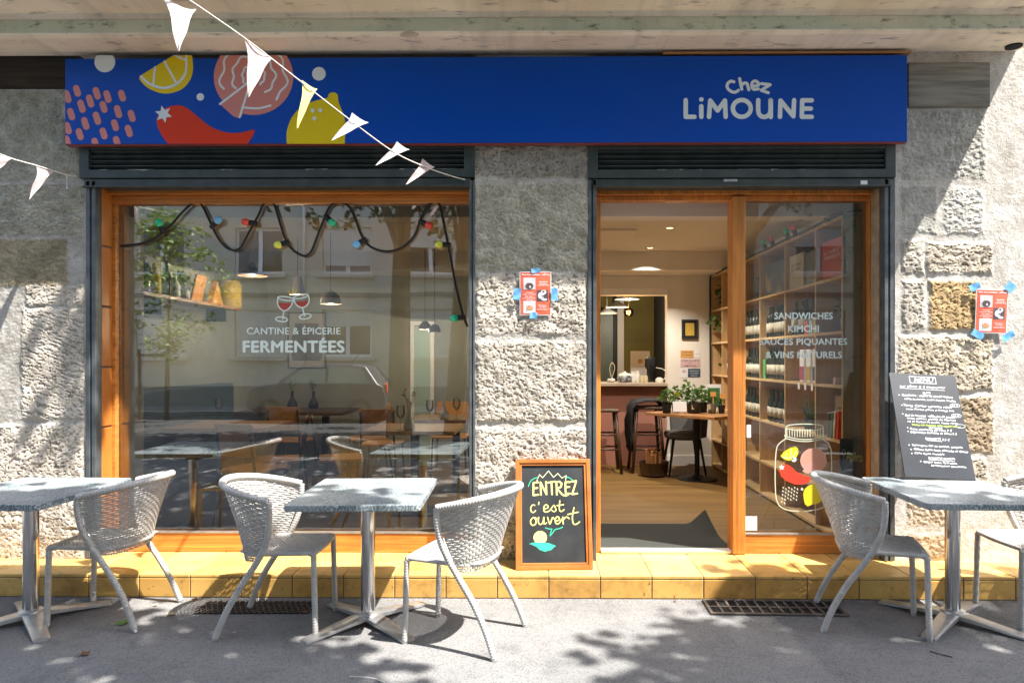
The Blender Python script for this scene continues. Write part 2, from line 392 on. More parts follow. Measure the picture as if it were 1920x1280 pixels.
K['pinkcard'] = mat('pinkcard', (.62,.42,.42), rough=.8)
K['yellowcard'] = mat('yellowcard', (.62,.42,.07), (.55,.36,.05), 20, .8)
K['lamplight'] = K['lampwarm']
# street opposite
K['facadeopp'] = mat('facadeopp', (.62,.56,.45), (.56,.50,.40), 1.2, .9)
K['plinth'] = mat('plinth', (.24,.22,.19), (.20,.18,.16), 3, .9)
K['pvc'] = mat('pvc', (.82,.82,.80), rough=.5)
K['winglass'] = mat('winglass', (.03,.035,.04), rough=.05, spec=.8)
K['rollshutter'] = mat('rollshutter', (.68,.66,.60), rough=.6)
K['carpaint'] = mat('carpaint', (.06,.055,.075), rough=.4, metal=.1, coat=.3)
K['carglass'] = mat('carglass', (.16,.19,.14), rough=.06, spec=.8)
K['rubber'] = mat('rubber', (.02,.02,.02), rough=.8)

def text(name, body, m, fn, nrm, x0, x1, y0, y1, parent, bold=0.0, shear=0.0, lift=0.0, local=False, space=1.0, wob=0.0, fat=0.0):
    """lettering fitted in the rectangle x0..x1, y0 (baseline) .. y1 (cap line) of a flat surface"""
    cu = bpy.data.curves.new('t', 'FONT'); cu.body = body; cu.size = 1; cu.offset = bold; cu.shear = shear; cu.space_character = space
    cu.resolution_u = 3
    ob = bpy.data.objects.new('t', cu); me = bpy.data.meshes.new_from_object(ob)
    V = np.array([v.co[:] for v in me.vertices]); F = [tuple(p.vertices) for p in me.polygons]
    bpy.data.objects.remove(ob); bpy.data.curves.remove(cu); bpy.data.meshes.remove(me)
    if len(V) == 0: return None
    cap = .72
    sx = (x1 - x0) / (V[:,0].max() - V[:,0].min()); sy = (y1 - y0) / cap
    X = x0 + (V[:,0] - V[:,0].min()) * sx; Y = y0 + V[:,1] * sy
    if wob: Y = Y + (y1-y0)*wob*(np.sin((X-x0)/(y1-y0)*1.1 + len(body)) + .6*np.sin((X-x0)/(y1-y0)*2.9 + 2)); X = X + (y1-y0)*wob*.5*np.sin(V[:,0]*5.3)
    mb = MB()
    n0 = Vector(nrm); hh = y1 - y0
    for q_, (du, dv) in enumerate(((0,0),) if not fat else ((0,0),(-1,0),(1,0),(0,.8),(0,-.8))):      # thicker strokes: layers shifted by a hair
        W = [fn(a + du*fat*hh, b + dv*fat*hh, lift + q_*6e-5) for a, b in zip(X, Y)]
        out = []
        for f in F:
            k = (W[f[1]]-W[f[0]]).cross(W[f[2]]-W[f[0]])
            out.append(f if k.dot(n0) >= 0 else f[::-1])
        mb.add(W, out)
    return mb.build(name, m, parent, local=local)

# ------------------------------------------------------------------ noise for the stone relief
_perm = RNG.permutation(512).astype(np.int64)
_ga = RNG.random(512) * 2 * np.pi
def perlin(x, y):
    xi = np.floor(x).astype(np.int64); yi = np.floor(y).astype(np.int64); xf = x - xi; yf = y - yi
    u = xf*xf*xf*(xf*(xf*6-15)+10); v = yf*yf*yf*(yf*(yf*6-15)+10)
    def g(ix, iy, dx, dy):
        h = _perm[(_perm[ix & 511] + iy) & 511]; a = _ga[h]; return np.cos(a)*dx + np.sin(a)*dy
    n00 = g(xi, yi, xf, yf); n10 = g(xi+1, yi, xf-1, yf); n01 = g(xi, yi+1, xf, yf-1); n11 = g(xi+1, yi+1, xf-1, yf-1)
    return (n00*(1-u)+n10*u)*(1-v) + (n01*(1-u)+n11*u)*v
def sstep(a, b, x):
    t = np.clip((x-a)/(b-a), 0, 1); return t*t*(3-2*t)

def stone_face(name, x0, x1, z0, z1, blocks, parent, base_tint, Y=0.0, step=.0046, plaster_amp=.003, seed=0, back=.03):
    nx = int((x1-x0)/step)+1; nz = int((z1-z0)/step)+1
    gx, gz = np.meshgrid(np.linspace(x0, x1, nx), np.linspace(z0, z1, nz))
    wx = gx + .016*perlin(gx*9+seed, gz*9) + .008*perlin(gx*30+seed, gz*30); wz = gz + .016*perlin(gx*9+40+seed, gz*9) + .008*perlin(gx*30+60+seed, gz*30)
    disp = plaster_amp*(perlin(gx*22+seed, gz*22) + .8*perlin(gx*60, gz*60+seed)) + .006*perlin(gx*4, gz*4+seed)
    tint = np.ones((nz, nx, 3)) * np.array(base_tint)
    big = 1 + .26*perlin(gx*3+5, gz*3+seed) + .22*perlin(gx*13+9, gz*13+seed) + .16*perlin(gx*45+9, gz*45+seed)
    for bi, (bx0, bx1, bz0, bz1, kind, col) in enumerate(blocks):
        e = np.minimum(np.minimum(wx-bx0, bx1-wx), np.minimum(wz-bz0, bz1-wz))
        prof = sstep(-.012, .020, e); ins = prof > .001
        sd = seed + bi*17.3
        an = .5*math.sin(sd*3.1); rx_ = gx*math.cos(an) + gz*math.sin(an); rz_ = gz*math.cos(an) - gx*math.sin(an)
        if kind == 'pit':
            n = perlin(rx_*44+sd+1.3*perlin(gx*18, gz*18), rz_*62+.9*perlin(gx*24+9, gz*24)) + .8*perlin(rx_*96, rz_*118+sd) + .6*perlin(gx*185+sd, gz*190)
            m = .5 + .5*perlin(gx*8+sd, gz*8); big_ = sstep(.30, .62, perlin(gx*15+sd, gz*19+3))
            d = .007 - .021*sstep(.10, .95, n)*(.35+1.0*m) - .009*big_ + .009*perlin(gx*9, gz*9+sd) + .005*perlin(gx*30, gz*30+sd)
        elif kind == 'tool':
            n = perlin(rx_*18+sd+2*perlin(gx*6, gz*6), rz_*78) + .8*perlin(gx*90, gz*110+sd) + .6*perlin(gx*180, gz*190+sd)
            d = .007 - .019*sstep(.05, .9, n) - .008*sstep(.3,.6,perlin(gx*14+sd, gz*18)) + .009*perlin(gx*7, gz*7+sd)
        elif kind == 'chip':
            n = perlin(rx_*30+sd, rz_*38) + .6*perlin(gx*70, gz*80+sd) + .5*perlin(gx*150, gz*150)
            d = .003 + .0065*n + .007*perlin(gx*6, gz*6+sd)
        elif kind == 'grain':
            n = perlin(rx_*40+sd+.8*perlin(gx*15,gz*15), rz_*54) + .8*perlin(gx*92, gz*108+sd) + .6*perlin(gx*185, gz*190+sd)
            d = .005 + .009*n - .012*sstep(.30, .9, n) + .015*perlin(gx*11, gz*13+sd) + .008*perlin(gx*24+sd, gz*26)
        else:
            n = perlin(gx*40+sd, gz*40) + .8*perlin(gx*110, gz*110+sd)
            d = .003 + .0030*n + .004*perlin(gx*6, gz*6+sd) - .006*sstep(.3,.6,perlin(gx*17+sd, gz*21))
        disp = disp*(1-prof) + (d+.002)*prof
        c = np.array(col)[None, None, :] * big[..., None]
        tint = tint*(1-prof[..., None]) + c*prof[..., None]
    V = np.stack([gx, Y - disp, gz], -1).reshape(-1, 3)
    off = np.array(wloc(parent)) if parent is not None else np.zeros(3)
    idx = np.arange(nx*nz).reshape(nz, nx)
    F = np.stack([idx[:-1,:-1], idx[:-1,1:], idx[1:,1:], idx[1:,:-1]], -1).reshape(-1, 4)
    # rim walls so that the relief has thickness
    ring = np.concatenate([idx[0,:], idx[1:,-1], idx[-1,-2::-1], idx[-2:0:-1,0]])
    rb = V[ring].copy(); rb[:,1] = Y + back
    nb = len(V); V = np.concatenate([V, rb]); nr = len(ring); k = np.arange(nr)
    F2 = np.stack([ring[(k+1) % nr], ring[k], nb + k, nb + (k+1) % nr], -1)
    F = np.concatenate([F, F2])
    me = bpy.data.meshes.new(name); me.vertices.add(len(V)); me.vertices.foreach_set('co', (V-off).astype(np.float32).ravel())
    me.loops.add(F.size); me.loops.foreach_set('vertex_index', F.astype(np.int32).ravel())
    me.polygons.add(len(F)); me.polygons.foreach_set('loop_start', (np.arange(len(F))*4).astype(np.int32))
    me.update(calc_edges=True)
    ca = me.color_attributes.new('tint', 'FLOAT_COLOR', 'POINT')
    T = np.ones((len(V), 4), dtype=np.float32); T[:nx*nz,:3] = np.clip(tint, 0, 1).reshape(-1, 3); T[nx*nz:,:3] = T[ring,:3]
    ca.data.foreach_set('color', T.ravel())
    me.materials.append(K['stone'])
    o = bpy.data.objects.new(name, me); COL.objects.link(o)
    if parent is not None: o.parent = parent
    return o
# ------------------------------------------------------------------ ground
def struct(o): return tag(o, kind='structure')
struct(MB().box(-40, 40, -5.2, 6, -.5, 0).build('pavement', K['asphalt']))
struct(MB().box(-40, 40, -14.2, -5.2, -.5, -.13).build('road', K['road']))
struct(MB().box(-40, 40, -60, -14.2, -.5, -.005).build('far_pavement', K['asphalt']))
struct(MB().box(-150, 150, -150, 150, -.9, -.5).build('ground', K['road']))

# ------------------------------------------------------------------ the stone building
FL = .155                                     # shop floor level
ST = .145                                     # top of the tiled step
XA = at(163, 600, 0).x; XB = at(890, 600, 0).x; XC = at(1103, 600, 0).x; XD = at(1677, 600, 0).x
bld = thing('shop_building', 'old rough stone building with a cafe shopfront and moulded cornice', 'building', (0, .2, 0))
ZT = 3.62
def blk(px0, px1, py0, py1, kind, col):
    a = at(px0, py0, 0); b = at(px1, py1, 0); return (a.x, b.x, b.z, a.z, kind, col)
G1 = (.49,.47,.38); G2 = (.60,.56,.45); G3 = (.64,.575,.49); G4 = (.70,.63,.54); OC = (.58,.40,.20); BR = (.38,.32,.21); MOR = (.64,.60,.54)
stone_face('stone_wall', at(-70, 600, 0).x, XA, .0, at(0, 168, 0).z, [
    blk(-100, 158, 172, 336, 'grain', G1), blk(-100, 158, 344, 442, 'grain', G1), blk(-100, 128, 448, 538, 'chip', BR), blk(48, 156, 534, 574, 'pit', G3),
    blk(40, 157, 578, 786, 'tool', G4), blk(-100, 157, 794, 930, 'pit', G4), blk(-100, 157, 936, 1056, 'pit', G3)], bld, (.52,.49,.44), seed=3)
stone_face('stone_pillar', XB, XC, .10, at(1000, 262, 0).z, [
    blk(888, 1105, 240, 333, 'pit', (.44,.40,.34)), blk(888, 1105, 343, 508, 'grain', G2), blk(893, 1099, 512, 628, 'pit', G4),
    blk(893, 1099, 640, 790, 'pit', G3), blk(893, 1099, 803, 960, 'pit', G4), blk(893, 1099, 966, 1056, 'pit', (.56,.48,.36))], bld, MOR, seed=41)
XW = at(1995, 600, 0).x
stone_face('stone_wall', XD, XW, .0, ZT, [
    blk(1692, 1848, 207, 336, 'chip', (.52,.50,.45)), blk(1690, 1757, 348, 440, 'smooth', (.50,.48,.43)), blk(1768, 1846, 352, 440, 'chip', (.66,.63,.58)),
    blk(1738, 1860, 455, 514, 'pit', (.66,.57,.46)), blk(1690, 1732, 450, 514, 'pit', (.58,.53,.45)), blk(1692, 1733, 526, 622, 'pit', (.62,.56,.48)),
    blk(1741, 1832, 526, 620, 'pit', OC), blk(1684, 1862, 630, 732, 'pit', (.66,.56,.43)), blk(1790, 1862, 742, 848, 'pit', (.52,.40,.27)),
    blk(1684, 1784, 742, 850, 'pit', (.60,.50,.38)), blk(1690, 1850, 858, 912, 'pit', (.58,.50,.40)), blk(1700, 1782, 930, 985, 'chip', (.60,.50,.38)), blk(1702, 1775, 1000, 1046, 'chip', (.56,.45,.33))],
    bld, (.70,.655,.60), seed=77, plaster_amp=.0017)
mb = MB()   # masonry core behind the worked faces, upper storey and the wall beyond the frame
mb.box(-9, XA, .03, .5, 0, at(0, 168, 0).z); mb.box(XB, XC, .03, .5, 0, 2.6); mb.box(XD, XW, .03, .5, 0, ZT)
mb.box(XW, 9, .0, .5, 0, ZT); mb.box(-9, at(-70, 600, 0).x, .0, .03, 0, at(0, 168, 0).z)
mb.box(XA, XB, .10, .5, 2.72, ZT); mb.box(XC, XD, .10, .5, 2.72, ZT); mb.box(XB, XC, .03, .5, 2.6, ZT)
mb.box(-9, 3.4, .0, .5, ZT, 7.5); mb.box(3.4, 9, .0, .5, ZT, 7.5)
mb.build('masonry', K['stone_plain'], bld)
zb0, zb1 = at(60, 168, 0).z, 3.62
MB().box(-9, at(121, 600, 0).x, .10, .5, zb0, zb1).build('timber_lintel', K['beam_dark'], bld)
a = at(1700, 203, 0); b = at(1853, 119, 0)
MB().box(a.x, b.x, -.022, .1, a.z, b.z).build('timber_beam', K['beam_grey'], bld, bevel=.006)
# cornice: sweep of a moulding profile (y, z), split in its stone and its green band
XE = at(1905, 110, 0).x
def sweep(name, prof, m, x0=-9, x1=None, p=bld):
    x1 = XE if x1 is None else x1
    V = [(x0, y, z) for y, z in prof] + [(x1, y, z) for y, z in prof]; n = len(prof)
    F = [(i, (i+1) % n, n+(i+1) % n, n+i) for i in range(n)] + [tuple(range(n))[::-1], tuple(range(n, 2*n))]
    o = MB().add(V, F).build(name, m, p); o.data.update()
    import bmesh
    bm = bmesh.new(); bm.from_mesh(o.data); bmesh.ops.recalc_face_normals(bm, faces=bm.faces); bm.to_mesh(o.data); bm.free()
    return o
sweep('cornice', [(.0,3.553),(-.05,3.548),(-.20,3.54),(-.288,3.535),(-.293,3.544),(-.304,3.549),(-.312,3.547),(-.315,3.557),(-.28,3.561),(.0,3.562)], K['cornice'])
sweep('cornice', [(.0,3.562),(-.289,3.562),(-.286,3.61),(-.280,3.655),(.0,3.655)], K['cornice_green'])
sweep('cornice', [(.0,3.655),(-.294,3.655),(-.298,3.668),(-.317,3.677),(-.328,3.675),(-.47,3.684),(-.474,3.73),(-.49,3.735),(-.49,3.80),(.0,3.84)], K['cornice'])
c = at(768, 58, -.30)
MB().lathe([(.0, .02), (.035, .012), (.06, .0), (.063, -.012)], (c.x, -.292, c.z-.012), 12, ax=(0, -.6, .8)).build('plaster_patch', K['plaster_patch'], bld, smooth=True)
c = at(1901, 84, -.10)
MB().lathe([(.05,-.001),(.05,.012),(.0,.013)], (c.x, c.y, 3.536), 18).build('soffit_hole', K['void'], bld)  # black disc, the darkness inside the hole is put into its colour
MB().box(at(1240,100,0).x, at(1698,100,0).x, -.07, 0, 3.515, 3.530).build('wood_fillet', K['midwood'], bld)

# ------------------------------------------------------------------ roller shutter boxes and guide rails (parts of the building)
def shutter_box(px0, px1, pg0, pg1):
    a = at(px0, 272, -.02); b = at(px1, 350, -.02); z0, z1 = b.z, a.z + .03
    g0 = at(pg0, 280, -.02); g1 = at(pg1, 318, -.02)
    zt = at(px0, 318.5, -.02).z; zm = at(px0, 334, -.02).z
    mb = MB()
    mb.box(a.x, g0.x, -.02, .12, zm, z1); mb.box(g1.x, b.x, -.02, .12, zm, z1)
    mb.box(g0.x, g1.x, -.018, .12, g0.z, z1); mb.box(g0.x, g1.x, -.022, .12, zm, zt)
    mb.box(g0.x, g1.x, .05, .12, zt, g0.z)
    mb.box(a.x+.03, b.x-.03, -.012, .12, z0+.012, zm-.004)
    o = mb.build('shutter_box', K['shutter'], bld, bevel=.003)
    mb = MB(); n = 4
    for i in range(n):
        zc = zt + (g0.z - zt) * (i + .5) / n
        mb.obox(((g0.x+g1.x)/2, .012, zc), ((g1.x-g0.x)/2, 0, 0), (0, .020, -.012), (0, .0025, .004))
    mb.build('vent_grille', K['shutter'], o)
    MB().box(a.x+.03, b.x-.03, -.035, .0, z0, z0+.0115).build('shutter_slat', K['shutter'], o, bevel=.003)
    mb = MB(); x = g0.x + .05
    while x < g1.x - .1:
        l = random.uniform(.03, .22)
        if random.random() < .5:
            pts = [(x, -.0235, zt+.001)] + [(x + l*t, -.0235, zt + .001) for t in (1,)] + [(x + l*(1-t), -.0235, zt - random.uniform(.002, .018)*random.random()) for t in (.1,.3,.5,.7,.9)]
            mb.flat(pts, (0,-1,0))
        x += l + random.uniform(.02, .25)
    mb.build('flaked_paint', K['shutter_edge'], o)
    return o
sb1 = shutter_box(148, 890, 166, 870)
sb2 = shutter_box(1103, 1680, 1121, 1661)
a = at(1371, 334, -.03); MB().box(a.x-.045, a.x+.045, -.017, -.010, a.z-.02, a.z-.004).build('data_plate', K['alu'], sb2)
a = at(1622, 341, -.03); MB().box(a.x-.022, a.x+.022, -.017, -.010, a.z-.018, a.z+.012).build('sticker', K['paper'], sb2)
for px0, px1 in ((163, 181), (880, 891), (1102, 1118), (1657, 1674)):
    x0, x1 = at(px0, 600, 0).x, at(px1, 600, 0).x; xm = (x0+x1)/2; wv = (x1-x0)/2
    mb = MB().box(x0, xm-.18*wv, -.012, .055, ST, 2.70).box(xm+.18*wv, x1, -.012, .055, ST, 2.70).box(xm-.2*wv, xm+.2*wv, .02, .05, ST, 2.70)
    mb.build('guide_rail', K['rail'], bld, bevel=.003)

# ------------------------------------------------------------------ shop window (left) and glazed door front (right)
YF = .20
zh0, zh1, zh2 = at(500, 352, .15).z, at(500, 366, .17).z, at(500, 383, YF).z
zs1 = at(500, 997, YF).z
xl0 = XA + .068; xg0 = at(221, 600, YF).x; xg1 = at(884, 600, YF).x
mb = MB()
mb.box(xl0, XB-.005, .12, YF+.05, zh1, 2.72)
mb.box(xl0, XB-.005, .165, YF+.05, zh2, zh1-.002)
mb.box(at(208,600,YF).x, xg0, .175, YF+.05, ST+.002, zh2-.002); mb.box(xg1, XB-.005, .175, YF+.05, ST+.002, zh2-.002)
win = mb.build('shop_window', K['framewood_h'], bld, bevel=.004)
tag(win, 'wide fixed shop window in an orange wooden frame')
MB().box(xg0+.001, xg1-.001, .165, YF+.05, ST+.002, zs1).build('sill', K['framewood_h'], win, bevel=.004)
MB().box(xg0+.001, xg1-.001, .16, .19, zs1+.001, zs1+.012).build('glazing_bead', K['alu'], win)
MB().box(xg0, xg1, YF+.012, YF+.022, zs1, zh2).build('pane', K['glass'], win)
# reveal tiles at the left jamb
mb = MB(); zz = [.15]
for py in (1032, 925, 800, 688, 575, 462, 352): zz.append(at(200, py, .1).z)
for i in range(1, len(zz)-1): mb.box(XA+.055, xl0-.001, .058, .172, zz[i]+.006, zz[i+1]-.006)
mb.build('reveal_tiles', K['revealtile'], bld, bevel=.004)
MB().box(XA+.03, xl0-.010, .056, .174, .145, zz[-1]).build('reveal_joint', K['grout'], bld)
for x0, x1 in ((XA-.02, xl0+.03),): MB().box(x0, x1, .26, .5, FL, 2.53).build('inner_jamb', K['stone_plain'], bld)

zd0 = at(1250, 354, .15).z; zd1 = at(1250, 378, YF).z
xj0, xj1 = at(1117, 600, YF).x, at(1125.5, 600, YF).x
xm0, xm1 = at(1372, 600, .15).x, at(1396, 600, .15).x
xr0, xr1 = at(1625, 600, YF).x, at(1646, 600, YF).x
zr1 = at(1500, 1000, YF).z
mb = MB()
mb.box(xj0-.03, xr1, .13, YF+.05, at(1250, 366, .15).z, 2.72)
mb.box(xj0-.03, xr1, .17, YF+.05, zd1, at(1250, 366, .15).z-.002)
mb.box(xj0-.03, xj1, .175, YF+.10, ST+.002, zd1-.002)
mb.box(xr0, xr1, .165, YF+.05, ST+.002, zd1-.002)
dfr = mb.build('door_front', K['framewood'], bld, bevel=.004)
tag(dfr, 'orange wooden shopfront with open doorway and one glazed panel')
MB().box(xm0, xm1, .125, YF+.06, ST+.004, zd1+.02).build('mullion', K['framewood'], dfr, bevel=.005)
MB().box(xm1+.001, xr0-.001, .165, YF+.05, ST+.002, zr1).build('bottom_rail', K['framewood_h'], dfr, bevel=.004)
MB().box(xm1+.001, xr0-.001, .16, .185, zr1+.001, zr1+.011).build('glazing_bead', K['alu'], dfr)
MB().box(xm1, xr0, YF+.012, YF+.022, zr1, zd1).build('pane', K['glass_door'], dfr)
MB().box(xj1, xm0, .15, .23, ST+.002, FL+.012).build('threshold', K['metalstrip'], dfr, bevel=.003)
MB().box(XD-.075, XD-.032, .058, .30, ST, 2.70).build('reveal_plaster', K['revealplaster'], bld)
MB().box(XB-.03, XC+.03, .26, .5, FL, 2.53).build('inner_pier', K['innerwall'], bld)

# ------------------------------------------------------------------ lettering and drawings on the panes
def onY(Y, lift=1.0): return lambda x, y, l=0: at(x, y, Y) + Vector((0, -l, 0))
def dtext(name, body, m, Y, x0, x1, ybase, ycap, parent, fat=.0, space=1.0):
    f = onY(Y); return text(name, body, m, lambda u, v, l: f(u, -v, l), (0,-1,0), x0, x1, -ybase, -ycap, parent, 0, space=space, fat=fat)
YD = YF + .0105
dtext('lettering', 'CANTINE & ÉPICERIE', K['decal'], YD, 463, 638, 626.5, 613.5, win, .025, 1.06)
dtext('lettering', 'FERMENTÉES', K['decal'], YD, 456, 645, 660, 638, win, .055, 1.05)
g = lambda pts, sc=2.977, ox=0, oy=400: [(ox + x/sc, oy + y/sc) for x, y in pts]
f = onY(YD)
mb = MB(); lw = 1.15
for pts, cl in ((ell(1595,475,45,10,rot=.12),1), ([(1550,474),(1549,500),(1556,520),(1568,535),(1584,543),(1604,538),(1622,520),(1632,500),(1640,480)],0), ([(1584,543),(1578,590)],0), (ell(1572,591,33,13,rot=.1),1),
                (ell(1680,464,42,10,rot=-.2),1), ([(1640,474),(1645,495),(1660,515),(1685,526),(1708,518),(1722,500),(1726,478),(1720,456)],0), ([(1688,526),(1700,572)],0), (ell(1704,575,33,14,rot=-.15),1)):
    mb.stroke(g(pts), lw, f, (0,-1,0), 0, 0 if cl else 3, bool(cl), w0=.0009)
for pts in (([(1553,497),(1630,502),(1618,522),(1602,535),(1584,540),(1568,532),(1557,516)]), ([(1645,494),(1724,486),(1718,502),(1706,514),(1685,522),(1664,514)])):
    mb.flat([f(x, y, .0003) for x, y in g(pts)], (0,-1,0), 1)
for a, b in (((1608,430),(1617,447)), ((1634,415),(1635,444)), ((1657,428),(1648,446))): mb.stroke(g([a, b]), .8, f, (0,-1,0), 2)
mb.build('wine_glass_drawing', [K['decal'], K['decal_wine'], K['decal_yellow']], win)
for s, x0, x1, yb, yc in (('SANDWICHES',1452,1561,598,585.5), ('KIMCHI',1478,1535,622,609.5), ('SAUCES PIQUANTES',1424.5,1588,646,634), ('& VINS NATURELS',1436,1578,671,658.5)):
    dtext('lettering', s, K['decal'], YD, x0, x1, yb, yc, dfr, .045, 1.04)
q = lambda pts: [(1320 + x/5.82, 800 + y/5.82) for x, y in pts]
mb = MB(); n_ = (0,-1,0)
def st(pts, r=.9, mi=0, sm=0, cl=False, w0=0.): mb.stroke(q(pts), r, f, n_, mi, sm, cl, w0=w0)
st([(895,125),(840,165),(805,200),(790,250),(782,330),(776,480),(780,700),(792,790),(825,860),(900,902),(1000,917),(1120,917),(1240,898),(1330,862),(1375,800),(1390,700),(1392,500),(1391,300),(1380,230),(1350,175),(1300,140)], .95, 0, 3)
st([(895,125),(1000,150),(1095,158),(1200,152),(1300,128)], .9, 0, 3); st([(880,98),(1000,128),(1095,136),(1200,130),(1315,100)], .9, 0, 3)
st([(882,92),(890,110),(895,125)], .9); st([(1315,98),(1308,115),(1300,132)], .9)
st([(893,92),(893,10),(905,-10),(960,-24),(1095,-32),(1230,-26),(1290,-12),(1302,6),(1304,92)], .9, 0, 3); st([(893,12),(960,30),(1095,38),(1230,32),(1302,8)], .8, 0, 3)
for i in range(15):
    x = 905 + i*28; st([(x, 26 if 2 < i < 13 else 20), (x+1, 108 if 2 < i < 13 else 98)], .75)
mb.flat([f(x, y, .0004) for x, y in q([(833,320),(870,270),(940,228),(1000,215),(1026,235),(1030,285),(1010,330),(970,360),(920,368),(870,350)])], n_, 1)
st([(850,322),(890,338),(940,338),(985,310),(1005,260)], .5, 2, 3, w0=.0008); st([(950,240),(940,330)], .5, 2, w0=.0008); st([(900,285),(890,335)], .5, 2, w0=.0008)
mb.flat([f(x, y, .0004) for x, y in q(ell(982,355,27,27))], n_, 2)
mb.flat([f(x, y, .0004) for x, y in q(ell(1195,365,145,134,36))], n_, 3); mb.flat([f(x, y, .0005) for x, y in q([(1070,480),(1190,370),(1150,510),(1100,500)])], n_, 3)
for rr in (112, 82, 50, 24): st([(1195+rr*(1+.06*math.sin(7*t))*math.cos(t), 360+rr*.92*(1+.06*math.sin(7*t))*math.sin(t)) for t in [k*.25-3.6 for k in range(20)]], .45, 5, w0=.0008)
mb.flat([f(x, y, .0004) for x, y in q([(815,470),(850,410),(900,405),(950,430),(1000,480),(1080,525),(1170,540),(1150,600),(1090,625),(1000,628),(900,590),(840,540)])], n_, 4)
star = []
for k in range(10): r_ = 36 if k % 2 == 0 else 16; star.append((848+r_*math.cos(k*math.pi/5-.4), 440+r_*math.sin(k*math.pi/5-.4)))
mb.flat([f(x, y, .0008) for x, y in q(star)], n_, 2)
for i in range(26):
    cx, cy = 865 + (i % 6)*31 - (i//6)*4, 662 + (i//6)*38 + (i % 2)*16
    mb.flat([f(x, y, .0004) for x, y in q(ell(cx, cy, 6, 13, 10, -.45))], n_, 0)
mb.flat([f(x, y, .0004) for x, y in q(ell(1070,678,14,14,12))], n_, 2)
mb.flat([f(x, y, .0004) for x, y in q(ell(1195,735,112,108,28) )], n_, 1); mb.flat([f(x, y, .0006) for x, y in q([(1085,770),(1100,840),(1130,866),(1180,846),(1150,760)])], n_, 1)
mb.build('jar_drawing', [K['decal_line'], K['decal_yellow'], K['decal'], K['decal_pink'], K['decal_red'], K['orangecard']], dfr)
a, b = at(1397, 994, YD), at(1419.5, 967.5, YD)
st_ = MB().box(a.x, b.x, YD-.001, YD+.001, a.z, b.z).build('notice', K['paper'], dfr)
mb = MB()
for i, l in enumerate((.8, .3, .5, .6, .7, .4)): mb.flat([at(1399 + x, 971 + i*3.6 + y, YD-.0016) for x, y in ((0,0),(17*l,0),(17*l,.9),(0,.9))], n_)
mb.build('print', K['printgrey'], st_)
a, b = at(1400, 820, YD), at(1408, 796, YD); MB().box(a.x, b.x, YD-.001, YD+.001, a.z, b.z).build('white_sticker', K['paper'], dfr)

# ------------------------------------------------------------------ tiled step
step = thing('tiled_step', 'low entrance step of glossy yellow ceramic tiles along the shopfront', 'step', (0, -.15, 0))
yfr = -.333
def tile_mesh():
    me_v, tints = [], []
    mb = MB(); cols = []
    x0 = at(1222.3, 1078.5, yfr).x; pitch = at(1319.3, 1078.5, yfr).x - x0
    for k in range(-14, 9):
        xa = x0 + k*pitch + .003; xb = x0 + (k+1)*pitch - .003
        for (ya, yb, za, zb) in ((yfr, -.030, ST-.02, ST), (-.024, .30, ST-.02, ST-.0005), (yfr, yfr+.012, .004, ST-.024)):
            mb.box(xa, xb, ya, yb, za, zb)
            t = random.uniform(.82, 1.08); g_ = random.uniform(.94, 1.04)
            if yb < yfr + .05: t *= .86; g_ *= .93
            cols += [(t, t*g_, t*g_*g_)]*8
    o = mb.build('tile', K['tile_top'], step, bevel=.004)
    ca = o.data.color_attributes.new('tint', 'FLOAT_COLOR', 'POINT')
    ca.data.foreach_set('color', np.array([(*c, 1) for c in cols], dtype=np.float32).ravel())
    o.name = 'step_tiles'; return o
tile_mesh()
MB().box(-5.2, 4.4, yfr+.004, .12, 0, ST-.006).box(-5.2, 4.4, -.03, .17, 0, ST-.004).build('mortar_bed', K['grout'], step)

# ------------------------------------------------------------------ shop sign
YS = -.075
sign = thing('shop_sign', 'long blue fascia sign with fruit drawings and white shop name', 'sign', (at(910, 190, YS).x, YS, at(910, 270, YS).z))
a = at(122, 270.5, YS); b = at(1701, 103.5, YS)
MB().box(a.x, b.x, YS, -.03, a.z, b.z).build('panel', K['signblue'], sign, bevel=.002)
MB().box(a.x, b.x, YS+.004, -.03, a.z-.006, a.z-.001).build('bottom_edge', K['signred'], sign)
f = onY(YS - .001)
BD = (122.4, 1700.6, 104.2, 269.8)
s3 = lambda pts: [(x/2.977, y/2.977) for x, y in pts]
mb = MB()
def fl(pts, mi, l=.0):
    pl = clip(s3(pts), *BD)
    if len(pl) > 2: mb.flat([f(x, y, l) for x, y in pl], n_, mi)
def ln(pts, r, mi, sm=4, l=.0008, cl=False): mb.stroke(s3(pts), r/2.977, f, n_, mi, sm, cl, w0=l, bound=BD)
fl(ell(585,347,58,58), 0); fl(ell(1780,413,38,38), 0); fl(ell(1118,542,21,21), 0)
for x, y in ((376,540),(430,508),(540,522),(600,540),(681,535),(503,565),(455,594),(578,598),(659,624),(735,648),(397,638),(541,661),(476,690),(642,700),(719,732),(378,716),(445,750),(578,746),(375,790),(533,805),(652,792)):
    dx, dy = -.30, -.95; L_ = 17 + random.uniform(-2, 3); r_ = 18
    pl = [(x+dx*L_*s_+c_*r_*math.cos(0), y) for s_, c_ in ()]
    pts = []
    for k in range(9): an = math.pi*k/8; pts.append((x + dx*L_ + r_*(math.cos(an)*(-dy) + math.sin(an)*dx), y + dy*L_ + r_*(math.cos(an)*dx + math.sin(an)*dy)))
    for k in range(9): an = math.pi + math.pi*k/8; pts.append((x - dx*L_ + r_*(math.cos(an)*(-dy) + math.sin(an)*dx), y - dy*L_ + r_*(math.cos(an)*dx + math.sin(an)*dy)))
    fl(pts, 3)
